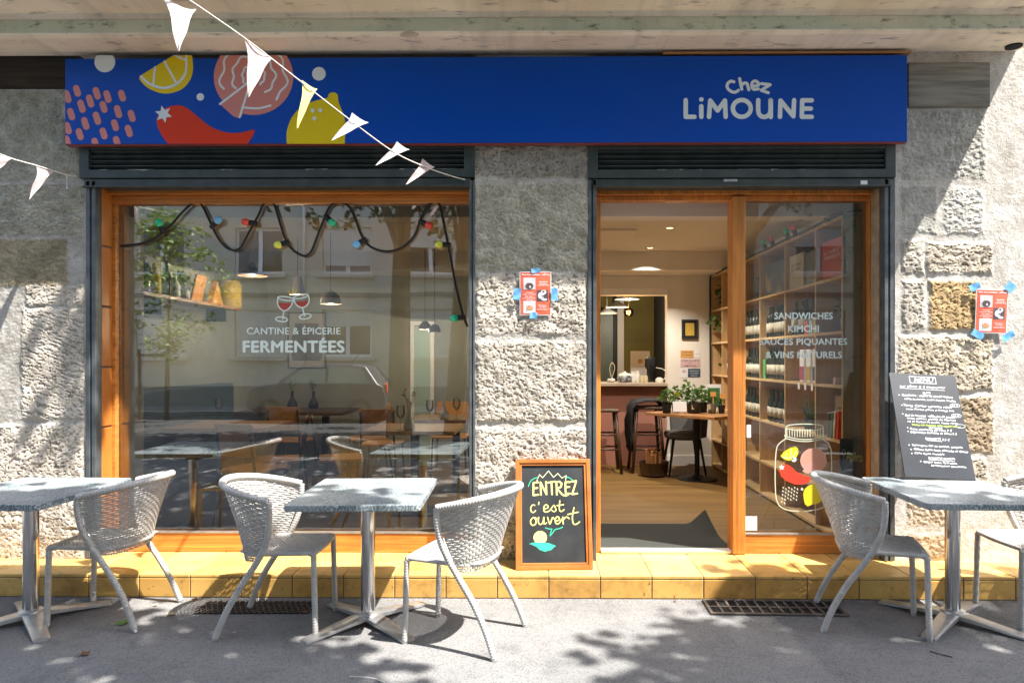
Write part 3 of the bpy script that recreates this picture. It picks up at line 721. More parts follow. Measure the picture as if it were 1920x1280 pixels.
fl([tuple(p[:2]) for p in catmull([(778,432,0),(830,395,0),(900,352,0),(970,308,0),(1000,285,0),(1062,296,0),(1076,350,0),(1076,400,0),(1060,450,0),(1020,495,0),(960,520,0),(900,521,0),(840,500,0),(800,470,0)], 4, True)], 1)
ln([(788,428),(830,466),(880,487),(930,491),(985,470),(1025,430),(1040,380),(1040,300)], 7, 0); ln([(866,377),(855,475)], 6, 0, 0); ln([(918,345),(985,466)], 6, 0, 0); ln([(975,310),(1036,338)], 6, 0, 0)
fl(ell(1415,430,222,213,44), 3)
fl([(1225,580),(1395,450),(1420,500),(1348,650),(1330,660),(1300,648)], 3, .0002)
for rr, a0, a1, ph in ((180,-2.9+3.7,-3.6+.05,0),(118,.95,-3.75,1),(62,.9,-3.75,2)):
    pts = []
    for k in range(34):
        t = a0 + (a1-a0)*k/33; w_ = 1 + .055*math.sin(9*t + ph*2) + .03*math.sin(5*t+ph); pts.append((1415 + rr*w_*math.cos(t), 425 + rr*1.0*w_*math.sin(t)))
    ln(pts, 6, 0, 2)
ln([(1228,582),(1395,455)], 6, 0, 0); ln([(1398,458),(1338,655)], 6, 0, 0); ln([(1352,600),(1440,606),(1510,590)], 6, 0)
fl([tuple(p[:2]) for p in catmull([(x, y, 0) for x, y in [(875,690),(886,640),(930,602),(990,588),(1040,602),(1090,640),(1150,690),(1210,724),(1280,742),(1350,740),(1400,727),(1420,728),(1416,750),(1392,788),(1350,830),(1150,850),(990,838),(915,775)]], 4, True)], 2)
star = []
for k in range(12): r_ = 50 if k % 2 == 0 else 24; star.append((913+r_*math.cos(k*math.pi/6+.3), 638+r_*math.sin(k*math.pi/6+.3)))
fl(star, 0, .0008)
fl([tuple(p[:2]) for p in catmull([(x, y, 0) for x, y in [(1600,780),(1604,720),(1630,655),(1675,605),(1740,570),(1805,552),(1828,545),(1838,524),(1862,516),(1885,530),(1890,572),(1918,640),(1928,700),(1925,770),(1905,850),(1750,880),(1620,850)]], 4, True)], 1)
for x, y in ((1745,618),(1787,617),(1755,663)): fl(ell(x, y, 11, 12, 14), 0, .0008)
mb.build('fruit_drawing', [K['art_white'], K['art_yellow'], K['art_red'], K['art_pink']], sign)
s4 = lambda pts: [(1280 + x/2.977, y/2.977) for x, y in pts]
mb = MB()
def lg(pts, r, sm=0, cl=False): mb.stroke(s4(pts), r/2.977, f, n_, 0, sm, cl, eps=6e-5)
B = 12.6
lg([(17,560),(17,653),(66,653)], B); lg([(104,594),(104,653)], B); lg([(104,556),(104.5,556)], B*1.02)
lg([(147,653),(154,562),(195,618),(236,562),(240,653)], B); lg(ell(330,606,50,47,24), B, 0, True)
lg([(422,560),(422,620),(432,645),(455,654),(478,645),(490,620),(490,560)], B, 4); lg([(492,560),(492,654)], B)
lg([(543,653),(546,562),(618,650),(622,560)], B); lg([(721,561),(667,561),(665,653),(721,653)], B); lg([(667,607),(716,607)], B)
C_ = 8.6
lg([(311,505),(292,516),(268,510),(250,492),(250,470),(268,455),(286,458)], C_, 4); lg([(318,440),(330,499)], C_); lg([(327,482),(340,466),(357,466),(364,482),(369,502)], C_, 3)
lg([(386,483),(424,476),(418,460),(403,453),(389,462),(386,483),(397,500),(422,497)], C_, 3); lg([(441,468),(488,474),(438,505),(478,519)], C_)
mb.build('shop_name', K['art_white'], sign)

mb = MB()
for k in range(900):      # grit and crumbs swept against the foot of the step
    x = random.uniform(-3.6, 3.4); y = yfr - .006 - abs(random.gauss(0, .03)) - (random.random() < .06)*random.uniform(0, .5); r_ = random.uniform(.0015, .0045)
    V_ = [(x + r_*random.uniform(.5,1)*math.cos(a_), y + r_*random.uniform(.5,1)*math.sin(a_), .0) for a_ in (0, 1.3, 2.5, 3.8, 5.0)] + [(x, y, r_*.8)]
    mb.add(V_, [(0,1,5),(1,2,5),(2,3,5),(3,4,5),(4,0,5)], k % 3)
tag(mb.build('grit', [K['darkwood'], K['stone_plain'], K['dryleaf']]), 'loose grit swept against the foot of the yellow step', 'grit', kind='stuff')
# ------------------------------------------------------------------ interior shell
CZ = 2.76; XLW = -3.4; XRW = 2.56; YB = 4.0
struct(MB().box(XLW-.2, XRW+.2, .30, 7.2, FL-.1, FL).build('floor', K['floorwood']))
struct(MB().box(XLW-.2, XRW+.2, .5, YB+.15, CZ, CZ+.1).build('ceiling', K['ceil']))
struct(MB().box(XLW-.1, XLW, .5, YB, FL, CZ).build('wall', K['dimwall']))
struct(MB().box(XRW, XRW+.1, .5, YB, FL, CZ).build('wall', K['innerwall']))
xo0, xo1 = at(1090, 600, YB).x, at(1251, 600, YB).x; zo = at(1180, 553, YB).z
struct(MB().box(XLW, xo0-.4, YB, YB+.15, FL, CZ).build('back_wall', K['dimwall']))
mb = MB().box(xo0-.4, xo0, YB, YB+.15, FL, CZ).box(xo1, XRW, YB, YB+.15, FL, CZ).box(xo0, xo1, YB, YB+.15, zo, CZ)
struct(mb.build('back_wall', K['innerwall']))
MBt = MB(); zt_ = at(1180, 541, YB).z
MBt.box(xo0-.08, xo1+.0, YB-.02, YB, zo-.0, zt_); MBt.box(xo0-.08, xo1-.04, YB-.012, YB, at(1180,519,YB).z-.015, at(1180,519,YB).z)
tag(MBt.build('door_casing', K['lintel']), 'plain cream wood casing above the opening behind the bar', 'casing')
struct(MB().box(XLW, XRW, YB-.55, YB, at(1180, 517, YB).z, CZ).build('ceiling_beam', K['innerwall']))
struct(MB().box(XLW, XRW, .50, .66, at(1250, 406, .5).z, 3.0).build('lintel', K['lintel']))
MB_ = MB().box(.0, 2.6, 7.0, 7.1, FL, CZ).box(-.1, .0, YB+.15, 7.1, FL, CZ)
struct(MB_.build('kitchen_wall', K['olive']))
struct(MB().box(2.0, 2.1, YB+.15, 7.0, FL, CZ).build('kitchen_side_wall', K['darkwall']))
struct(MB().box(-.1, 2.6, YB+.15, 7.1, CZ-.1, CZ).build('kitchen_ceiling', K['darkwall']))
# kitchen opening contents
t = thing('kitchen_door', 'pale green glazed door behind the bar counter', 'door', (at(1135,700,6.9).x, 6.9, FL))
a, b = at(1116, 600, 6.93), at(1149, 588, 6.93); MB().box(a.x, b.x, 6.9, 6.95, FL, b.z).build('leaf', mat('door_green', (.22,.27,.24), (.14,.19,.17), 2, .4), t)
a, b = at(1157, 600, 6.9), at(1169, 560, 6.9); MB().box(a.x, b.x, 6.84, 6.97, FL, CZ-.12).build('post', K['lintel'], t)
a, b = at(1149.5, 600, 6.93), at(1156.5, 560, 6.9); MB().box(a.x, b.x, 6.9, 6.97, FL, CZ-.12).build('curtain', K['black'], t)

def pendant(name, label, px, py, pxw, Y, kind, shade, glow, zc=CZ, grp=None):
    c = at(px, py, Y); r = pxw / 2 * (Y - CAM.y) / FPX
    t = thing(name, label, 'lamp', (c.x, Y, c.z), 0, grp)
    P = {'disc': [(r, 0), (r*.97, .012), (r*.55, .05), (.035, .09), (.02, .13)], 'cone': [(r, 0), (r*.97, .02), (.035, r*2.3), (.02, r*2.35)],
         'dome': [(r, 0), (r*.99, r*.25), (r*.85, r*.8), (r*.5, r*1.15), (.03, r*1.3)]}[kind]
    MB().lathe(P, c, 24, caps=False).build('lamp_shade', shade, t, smooth=50)
    MB().lathe([(r*.96, .004), (r*.5, .006), (.0, .008)][::-1], c, 24).build('diffuser', glow, t)
    MB().tube([(c.x, Y, c.z + P[-1][1]), (c.x, Y, zc)], .004, 6).build('cord', K['black'] if kind != 'disc' else K['string'], t)
    return t
def point(px, py, Y, e, col=(1,.84,.64), r=0, dz=-.02):
    c = at(px, py, Y); l = bpy.data.lights.new('lamp_glow', 'POINT'); l.energy = e; l.color = col; l.shadow_soft_size = r
    o = bpy.data.objects.new('lamp_glow', l); COL.objects.link(o); o.location = c + Vector((0, 0, dz)); return o
GP = 'pendant lamps of the cafe room'
pendant('pendant_lamp', 'flat disc pendant lamp with glowing orange underside in the window', 473, 517, 54, 1.9, 'disc', K['lampshade'], K['lamporange'], grp=GP); point(473, 517, 1.9, 6)
pendant('pendant_lamp', 'cone shaped pendant lamp above the drawn wine glasses', 558, 552, 30, 2.5, 'cone', K['lampshade'], K['lamporange'], grp=GP); point(558, 552, 2.5, 4)
pendant('pendant_lamp', 'large dark dome pendant lamp with orange rim glow', 620, 570, 38, 2.2, 'dome', K['lampshade'], K['lamporange'], grp=GP); point(620, 570, 2.2, 5)
pendant('pendant_lamp', 'small dome pendant lamp, higher of the close pair', 797, 617.5, 23, 3.3, 'dome', K['lampshade'], K['lamppale'], grp=GP); point(797, 617, 3.3, 5)
pendant('pendant_lamp', 'small dome pendant lamp, lower of the close pair', 815, 622.5, 23, 3.2, 'dome', K['lampshade'], K['lamppale'], grp=GP)
pendant('disc_lamp', 'topmost white disc lamp hanging in the kitchen opening', 1176, 561.5, 47, 4.9, 'disc', K['white'], K['lamppale'], CZ-.1, 'disc lamps in the kitchen'); 
pendant('disc_lamp', 'middle white disc lamp hanging in the kitchen opening', 1157, 576, 41, 5.6, 'disc', K['white'], K['lamppale'], CZ-.1, 'disc lamps in the kitchen'); point(1180, 590, 5.4, 10)
pendant('disc_lamp', 'lowest white disc lamp hanging beside the door jamb', 1138, 588, 42, 6.2, 'disc', K['white'], K['lamppale'], CZ-.1, 'disc lamps in the kitchen')
c = at(1178.5, 586, 4.3)
t = thing('amber_lamp', 'amber glass bulb lamp glowing on a long cord above the bar', 'lamp', (c.x, 4.3, c.z))
rr = 9.5*8.9/FPX
MB().lathe([(.02,-.055),(.045,-.05),(rr*.9,-.02),(rr,.01),(rr*.85,.04),(.02,.065)], c, 20).build('glass_shade', glassmat('amber_glass', .05, 1, (1,.62,.22)), t, smooth=True)
MB().lathe([(.0,-.035),(.016,-.025),(.016,.02),(.0,.035)], c, 12).build('filament', K['amber'], t, smooth=True)
MB().tube([(c.x, 4.3, c.z+.06), (c.x, 4.3, CZ)], .004, 6).build('cord', K['string'], t); point(1178, 586, 4.3, 5, r=.03, dz=0)
def downlight(px, py, label, e=14):
    d = ray(px, py); tt = (CZ - CAM.z) / d.z; c = CAM + d * tt
    t = thing('ceiling_light', label, 'light', (c.x, c.y, CZ), 0, 'recessed ceiling lights')
    MB().lathe([(.036,-.001),(.036,-.004),(.05,-.005),(.052,0)], (c.x, c.y, CZ), 20, caps=False).build('rim', K['alu'], t)
    MB().lathe([(.0,-.003),(.034,-.003)], (c.x, c.y, CZ), 16).build('lens', K['lampwarm'], t)
    l = bpy.data.lights.new('lamp_glow', 'SPOT'); l.energy = e*3.6; l.color = (1,.91,.80); l.spot_size = R(120); l.spot_blend = .6; l.shadow_soft_size = 0
    o = bpy.data.objects.new('lamp_glow', l); COL.objects.link(o); o.location = (c.x, c.y, CZ-.02)
downlight(1256, 427, 'recessed ceiling spotlight nearest the doorway lintel', 18)
downlight(1219, 464.5, 'recessed ceiling spotlight near the ceiling beam, above the bar')
downlight(331, 470, 'recessed ceiling spotlight near the shelf with jars', 4)
downlight(423, 500, 'recessed ceiling spotlight between the shelf and the orange lamp', 4)
d_ = at(1145, 452, 1.9)
MB().box(d_.x-.25, d_.x+.2, 2.2, 2.6, CZ-.012, CZ-.001)
tag(MB().box(.62, .98, 2.05, 2.5, CZ-.02, CZ-.001).build('ceiling_vent', K['lintel'], bevel=.004), 'flat square vent plate on the cafe ceiling', 'vent')

# ------------------------------------------------------------------ bar counter and its things
cz = at(1180, 717, YB+.1).z
bar = thing('bar_counter', 'terracotta pink bar counter with pale wood top', 'counter', (at(1180,700,YB).x, YB+.2, FL))
MB().box(at(1085,700,YB).x, xo1-.002, YB+.10, YB+.5, FL, cz-.045).build('front_panel', K['pinkpaint'], bar)
MB().box(at(1085,700,YB).x, xo1-.002, YB-.06, YB+.6, cz-.04, cz).build('top', K['paletop'], bar, bevel=.004)
def onbar(px, Y=YB+.15): return Vector((at(px, 700, Y).x, Y, cz + .0005))
def foliage(mb, c, rx, ry, rz, n, s, mi=0, hang=0):
    c = Vector(c)
    for _ in range(n):
        while True:
            p = Vector((random.uniform(-1,1), random.uniform(-1,1), random.uniform(-1,1)))
            if p.length <= 1: break
        p = Vector((p.x*rx, p.y*ry, p.z*rz)) + c
        a = Vector((random.gauss(0,1), random.gauss(0,1), random.gauss(0,.6)-hang)).normalized(); b = a.cross(Vector((random.gauss(0,1), random.gauss(0,1), random.gauss(0,1)))).normalized()
        k = a.cross(b)*.25; l = s*random.uniform(.6, 1.3)
        mb.add([p, p+a*l*.5+b*l*.28+k*l*.3, p+a*l, p+a*l*.5-b*l*.28+k*l*.3], [(0,1,2,3)], mi)
p = onbar(1146)
t = thing('dried_plant', 'small white bowl holding a looped dried stem on the bar', 'plant', p)
MB().lathe([(.03,0),(.05,.012),(.055,.035),(.035,.05),(.0,.05)], p, 18).build('bowl', K['porcelain'], t, smooth=40)
mb = MB(); mb.tube([tuple(x) for x in catmull([p+Vector((0,0,.05)), p+Vector((.03,0,.12)), p+Vector((.045,0,.2)), p+Vector((.01,0,.25)), p+Vector((-.02,0,.18)), p+Vector((.0,0,.06))], 5)], .006, 6); mb.build('stem', K['paleleaf'], t, smooth=True)
p = onbar(1171)
t = thing('serving_bowl', 'large patterned blue and white covered bowl on the bar', 'bowl', p)
MB().lathe([(.05,0),(.075,.01),(.10,.05),(.098,.085),(.09,.09)], p, 24).build('body', K['bluechina'], t, smooth=40)
MB().lathe([(.092,.09),(.07,.115),(.02,.125),(.02,.14),(.0,.145)], p, 24).build('lid', K['porcelain'], t, smooth=40)
for px, lab in ((1187,'white cylindrical canister beside the patterned bowl'), (1195,'white cylindrical canister between its twin and the glass jars')):
    p = onbar(px); t = thing('canister', lab, 'canister', p, 0, 'white canisters on the bar')
    MB().lathe([(.03,0),(.032,.005),(.032,.115),(.028,.12)], p, 18).build('body', K['porcelain'], t, smooth=40); MB().lathe([(.033,.12),(.033,.14),(.0,.143)], p, 18).build('lid', K['porcelain'], t, smooth=40)
for px, lab in ((1204,'small pale glass jar on the bar beside the canister'), (1211,'small pale glass jar on the bar beside the coffee grinder')):
    p = onbar(px, YB+.05); tag(MB().lathe([(.022,0),(.026,.004),(.026,.08),(.018,.09),(.0,.091)], p, 14).build('glass_jar', K['paleleaf'], smooth=40), lab, 'jar', 'small jars on the bar')
p = onbar(1220, YB+.3)
t = thing('coffee_grinder', 'black coffee grinder standing on the bar', 'grinder', p)
MB().lathe([(.07,0),(.07,.02),(.05,.03),(.05,.16),(.075,.2),(.075,.3),(.04,.33),(.0,.33)], p, 16).build('body', K['black'], t, smooth=40); MB().box(p.x-.02, p.x+.02, p.y-.10, p.y-.05, p.z+.08, p.z+.2).build('spout', K['blackmetal'], t)
p = onbar(1236)
t = thing('watering_kettle', 'white gooseneck kettle on the end of the bar', 'kettle', p)
MB().lathe([(.05,0),(.052,.01),(.045,.05),(.03,.06),(.0,.065)], p, 18).build('body', K['porcelain'], t, smooth=40)
MB().tube(catmull([p+Vector((.02,0,.03)), p+Vector((.07,0,.05)), p+Vector((.085,0,.13)), p+Vector((.04,0,.17)), p+Vector((-.04,0,.19))], 5), .006, 6).build('spout', K['porcelain'], t, smooth=True)
def frame(name, label, cat, x0, x1, y0, y1, Y, fw, fm, inner, mi=None, grp=None, mat_m=None):
    a, b = at(x0, y1, Y), at(x1, y0, Y)
    t = thing(name, label, cat, ((a.x+b.x)/2, Y, a.z), 0, grp)
    MB().box(a.x, a.x+fw, Y-.02, Y, a.z, b.z).box(b.x-fw, b.x, Y-.02, Y, a.z, b.z).box(a.x+fw, b.x-fw, Y-.02, Y, a.z, a.z+fw).box(a.x+fw, b.x-fw, Y-.02, Y, b.z-fw, b.z).build('frame', fm, t)
    MB().box(a.x+fw, b.x-fw, Y-.010, Y, a.z+fw, b.z-fw).build('mount', mat_m or K['paper'], t)
    w_, h_ = b.x-a.x, b.z-a.z
    return t, a, b
t, a, b = frame('picture_frame', 'small dark picture frame with mustard yellow sheet on the pier', 'picture', 1278, 1308, 599, 636, YB-.001, .022, mat('dark_green_wood', (.025,.03,.025), rough=.5), None, mat_m=K['black'])
MB().box(a.x+.045, b.x-.045, YB-.016, YB-.0115, a.z+.045, b.z-.045).build('print', K['yellowcard'], t)
def card(name, label, px0, px1, py0, py1, m, Y=YB-.0015, cat='card', lines=(), tm=None, grp=None):
    a, b = at(px0, py1, Y), at(px1, py0, Y)
    o = MB().box(a.x, b.x, Y-.002, Y, a.z, b.z).build(name, m); tag(o, label, cat, grp)
    for (s, x0, x1, yb, yc) in lines:
        ff = lambda u, v, l: at(u, -v, Y-.0024)
        text('print', s, tm or K['printdark'], ff, n_, x0, x1, -yb, -yc, o, .01)
    return o
card('note_card', 'orange note card taped highest on the white pier', 1276, 1300.5, 657, 670.5, K['orangecard'], lines=(('COMPTOIR', 1279, 1298, 661.5, 659.3), ('ICI ON MANGE', 1278, 1298, 666.5, 664.3)))
card('note_card', 'small white card with a black mark beside the orange card', 1302, 1313, 657, 670.5, K['paper'], lines=(('~~', 1304, 1311, 665, 661),))
card('event_card', "pink card reading c'est la fete on the white pier", 1276, 1313, 673, 688.5, K['pinkcard'], lines=(("C'EST LA FÊTE", 1278, 1311, 677.5, 674.8), ('chez', 1291, 1297, 681.2, 679.5), ('LIMOUNE', 1282, 1306, 687, 684)))
card('note_card', 'white card with small red drawing below the pink card', 1276, 1289, 690, 708.5, K['paper'], lines=(('*', 1279, 1286, 703, 693),), tm=K['decal_wine'])
card('note_card', 'dark blue card with white writing below the pink card', 1290, 1313, 691, 707, K['navy'], lines=(('VENDREDI', 1293, 1310, 696.2, 694.5), ('CONCERT', 1293, 1310, 700.6, 698.6), ('GRATUIT', 1295, 1308, 705, 703)), tm=K['paper'])
a = at(1255, 830, YB); b = at(1352, 872, YB)
tag(MB().box(xo1, at(1345,800,YB).x, YB-.014, YB-.001, FL, FL+.13).build('skirting_board', K['lintel']), 'white skirting board at the foot of the pier', 'skirting')
t, a, b = frame('kitchen_picture', 'white framed picture with orange fruit leaning in the kitchen', 'picture', 1182, 1218, 658, 712, 5.0, .015, K['lintel'], None)
MB().lathe([(.0,-.003),(.035,-.003),(.035,0)], ((a.x+b.x)/2, 4.987, (a.z+b.z)/2+.06), 14, ax=(0,1,0)).build('print', K['orangecard'], t)

# ------------------------------------------------------------------ bookshelf along the right wall
XS = 2.2
def onX(px, py=600, X=XS):
    d = ray(px, py); return CAM + d * ((X - CAM.x) / d.x)
ys = [onX(p).y for p in (1577.7, 1528, 1471, 1424, 1386, 1353, 1334)]
ys[-1] = YB-.02
ztp = onX(1577.7, 404).z; zsh = [onX(1577.7, p).z for p in (516, 620, 723)]
zsh = [ztp] + zsh + [zsh[-1]-.40, zsh[-1]-.80, FL+.04]
shf = thing('bookshelf', 'tall open pale wood cube shelving along the cafe side wall', 'bookshelf', (2.38, 2.0, FL))
tb = .02
mb = MB()
for z in zsh: mb.box(XS, XRW-.004, ys[0], ys[-1], z-tb, z)
mb.build('shelf', K['shelfwood'], shf)
mb = MB()
for y in ys[1:-1]: mb.box(XS+.003, XRW-.006, y-tb/2, y+tb/2, FL, ztp-tb-.0005)
mb.build('divider', K['shelfwood'], shf)
MB().box(XS, XRW-.004, ys[0]-.024, ys[0]-.001, FL, ztp).build('end_panel', K['shelfwood'], shf)
MB().box(XS, XRW-.004, ys[-1]+.001, ys[-1]+.018, FL, ztp).build('end_panel', K['shelfwood'], shf)
MB().box(XRW-.012, XRW-.004, ys[0], ys[-1], FL+.05, ztp-.03).build('back_panel', K['shelfwood'], shf)
def cub(i, j):  # column i (0 nearest), row j (0 top) -> y0,y1,z floor
    return ys[i]+.02, ys[i+1]-.02, zsh[j+1]
def bottle(loc, r=.038, h=.30, m=None, name='bottle', label='', grp=None):
    t = thing(name, label, 'bottle', loc, 0, grp)
    MB().lathe([(r*.9,0),(r,.006),(r,h*.58),(r*.75,h*.68),(r*.36,h*.78),(r*.34,h*.97),(r*.4,h*.975),(r*.4,h),(0,h)], (0,0,0), 14).build('body', m or K['bottle'], t, smooth=40, local=True)
    MB().lathe([(r*1.02,h*.16),(r*1.02,h*.46)], (0,0,0), 14).build('label', K['label'], t, smooth=True, local=True)
    return t
b0 = bottle((0,0,-5), label='x')
def bottles(i, j, n, label, grp, x=XS+.06, rows=1):
    y0, y1, z = cub(i, j)
    for k in range(n): dup(b0, (x + random.uniform(-.005,.02), y0+.05+(y1-y0-.1)*(k+.5)/n, z), random.uniform(0,6), label)['group'] = grp
for (i, j, n, ord_) in ((1,1,5,'wine bottle with pale label in upper shelf row near lettering'), (2,1,6,'wine bottle under the blue magazine in the shelf'), (2,2,6,'dark bottle with cream label in the middle shelf row'), (3,1,5,'wine bottle in the shelf seen close behind the mullion'), (3,2,5,'dark bottle in the middle shelf row close to mullion'), (4,2,3,'wine bottle in the shelf just past the mullion'), (4,1,3,'wine bottle with white label near the trailing plant'), (2,3,5,'dark bottle in low shelf row behind the reflection'), (3,3,5,'bottle on the low shelf row beside the mullion'), (0,2,0,'')):
    bottles(i, j, n, ord_, ord_)
for ch in list(b0.children): bpy.data.objects.remove(ch)
bpy.data.objects.remove(b0)
def book(x, y, z, th, h, d, m, label, name='book', lean=0.0, grp=None, face=False, title=None, tm=None):
    o = thing(name, label, 'book', (x, y, z), 0, grp)
    mb = MB()
    if face: mb.obox((0, 0, h/2), (th/2, 0, 0), (0, d/2, 0), (math.sin(lean)*h/2*0, 0, h/2))
    else: mb.obox((d/2, 0, h/2), (d/2, 0, 0), (0, th/2, 0), (0, math.sin(lean)*h/2, h/2))
    mb.build('cover', m, o, local=True, bevel=.002); 
    if face:
        MB().box(th/2-.0005, th/2+.004, -d/2+.004, d/2-.004, .004, h-.004).build('pages', K['paper'], o, local=True)
        if title:
            for k, s in enumerate(title): text('title', s, tm or K['paper'], lambda u, v, l: Vector((-th/2-.0008, -u, v)), (-1,0,0), -d*.36, d*.3, h*(.66-.13*k), h*(.74-.13*k), o, .01, local=True)
    else: MB().box(.004, d-.002, -th/2+.003, th/2-.003, h-.004, h+.0015).build('pages', K['paper'], o, local=True)
    return o
y0, y1, z = cub(0,0); book(XS+.05, (y0+y1)/2-.0, z+.001, .022, .30, (y1-y0)*.92, mat('book_red', (.60,.09,.035), rough=.5), 'orange red cookbook standing face out in the topmost shelf row', face=True, title=('L\'ART', 'FERMENTÉ'))
y0, y1, z = cub(1,0); book(XS+.04, y0+(y1-y0)*.72, z+.001, .02, .29, (y1-y0)*.5, mat('cream_cover', (.55,.53,.44), rough=.6), 'cream paperback with dark title face out on the top shelf', face=True, title=('LE VIN', 'NATUREL'), tm=K['printdark'])
book(XS+.05, y0+(y1-y0)*.25, z+.001, .02, .27, (y1-y0)*.46, mat('slate_cover', (.10,.12,.13), (.16,.17,.17), 9, .5), 'dark grey picture book beside the cream paperback', face=True)
y0, y1, z = cub(2,0); book(XS+.04, (y0+y1)/2, z+.001, .015, .30, (y1-y0)*.85, mat('blue_cover', (.05,.075,.12), (.32,.24,.05), 5, .4, lo=.5, hi=.62), 'blue and yellow magazine face out on top shelf row', name='magazine', face=True)
y0, y1, z = cub(3,0)
for k in range(7): book(XS+.04, y0+.03+k*.042, z+.001, .03, .19+.02*(k%3), .16, [K['teal'], K['printdark'], K['greyfabric']][k%3], 'dark spined book in the row beside the mullion top', grp='dark books on the top shelf row')
y0, y1, z = cub(0,1)
def potplant(loc, r, h, fol, label, pot=K['midwood'], leaf=K['leaf'], fr=(.12,.12,.12), n=60, s=.06, name='potted_plant', spread=0):
    t = thing(name, label, 'plant', loc); p = Vector(loc)
    MB().lathe([(r*.75,0),(r*.8,.004),(r,h),(r*.9,h),(r*.85,h-.015),(0,h-.015)], p, 16).build('pot', pot, t, smooth=40)
    mb = MB()
    foliage(mb, p+Vector((0,0,h+fol)), fr[0], fr[1], fr[2], n, s)
    for k in range(6): mb.tube([p+Vector((0,0,h-.01)), p+Vector((random.uniform(-.5,.5)*fr[0], random.uniform(-.5,.5)*fr[1], h+fol*random.uniform(.6,1.2)))], .003, 4)
    mb.build('foliage', leaf, t); return t
potplant((XS+.12, y0+.15, z), .05, .10, .09, 'small green plant in a brown pot on the second shelf row', fr=(.08,.1,.08), n=60, s=.05)
y0, y1, z = cub(1,1)
for k in range(3): dd = tag(MB().box(XS+.03, XS+.10, y0+.02+k*.09, y0+.09+k*.09, z+.001, z+.11).build('spice_tin', [K['art_yellow'], K['bulb_blue'], K['art_red']][k], bevel=.004), ['yellow spice tin on the second shelf row', 'blue spice tin on the second shelf row', 'red spice tin on the second shelf row'][k], 'tin', 'spice tins')
y0, y1, z = cub(1,2)
for k, (m_, lab) in enumerate(((mat('crimson', (.35,.04,.10), rough=.7), 'white paper bag with crimson label block on the shelf'), (mat('ochre', (.45,.28,.06), rough=.7), 'white paper bag with ochre label block on the shelf'), (K['navy'], 'white paper bag with navy label block on the shelf'))):
    yy = y0 + .30 - k*.135; t = thing('coffee_bag', lab, 'bag', (XS+.06, yy, z), 0, 'paper bags with colour blocks')
    MB().box(XS+.02, XS+.09, yy-.052, yy+.052, z+.001, z+.27).build('bag', K['paper'], t, bevel=.008)
    MB().box(XS+.017, XS+.0195, yy-.044, yy+.044, z+.02, z+.13).build('label', m_, t)
    MB().box(XS-.004, XS-.001, yy-.02, yy+.02, z-.06, z-.005).build('price_tag', K['paper'], t)
y0, y1, z = cub(2,2)
tag(MB().box(XS+.02, XS+.08, y1-.09, y1-.02, z+.001, z+.19).build('green_carton', mat('carton_green', (.10,.33,.07), rough=.6), bevel=.004), 'bright green carton in the middle shelf row', 'carton')
y0, y1, z = cub(0,2); book(XS+.05, (y0+y1)/2, z+.001, .03, .05, .25, K['pinkcard'], 'flat pink book lying in the shelf near its end panel')
y0, y1, z = cub(0,3); book(XS+.15, (y0+y1)/2, z+.001, .02, .31, (y1-y0)*.95, mat('beige_cover', (.62,.49,.36), rough=.6), 'beige book with large brown italic title in shelf', face=True, title=('empereur', 'sa femme', 'et le'), tm=mat('brown_ink', (.14,.06,.03), rough=.7))
y0, y1, z = cub(1,3)
t = thing('grass_plant', 'spiky grass like plant on the lower shelf', 'plant', (XS+.1, (y0+y1)/2, z)); p = Vector((XS+.1, (y0+y1)/2, z))
MB().lathe([(.05,0),(.06,.09),(.0,.085)], p, 14).build('pot', K['black'], t, smooth=40); mb = MB()
for k in range(70):
    a_ = random.uniform(0, 6.28); l_ = random.uniform(.05,.2); e = p + Vector((math.cos(a_)*l_*.6-.02, math.sin(a_)*l_, .09+random.uniform(.12,.26))); q_ = p + Vector((math.cos(a_)*.02, math.sin(a_)*.02, .08)); w_ = Vector((-math.sin(a_), math.cos(a_), 0))*.003
    mb.add([q_-w_, q_+w_, e], [(0,1,2)])
mb.build('blades', K['leaf'], t)
y0, y1, z = cub(0,3)
for k, (m_, lab) in enumerate(((K['art_red'], 'red folder leaning in the low shelf row'), (K['paleleaf'], 'cream folder leaning in the low shelf row'), (K['leaf'], 'green folder leaning in the low shelf row'), (K['darkwood'], 'dark brown folder leaning in the low shelf row'))):
    book(XS+.015, y0+.08+k*.055, z+.001, .03, .21-.01*k, .10, m_, lab, name='folder', lean=-.12)
potplant((XS+.12, (ys[5]+ys[6])/2-.02, zsh[1]), .06, .11, .1, 'dark trailing plant in the far end of the shelf, upper row', leaf=K['leaf2'], fr=(.16,.12,.13), n=80, s=.08, pot=K['black'])
potplant((XS+.12, (ys[5]+ys[6])/2-.02, zsh[2]), .06, .11, .12, 'spreading plant at the far end of the shelf, second row', leaf=K['leaf2'], fr=(.22,.12,.14), n=80, s=.09, pot=K['midwood'])
potplant((XS+.12, (ys[5]+ys[6])/2-.02, zsh[3]), .06, .10, .12, 'pale flowering plant at the far end of the shelf, third row', leaf=K['leaf2'], fr=(.1,.1,.13), n=60, s=.06, pot=K['midwood'])
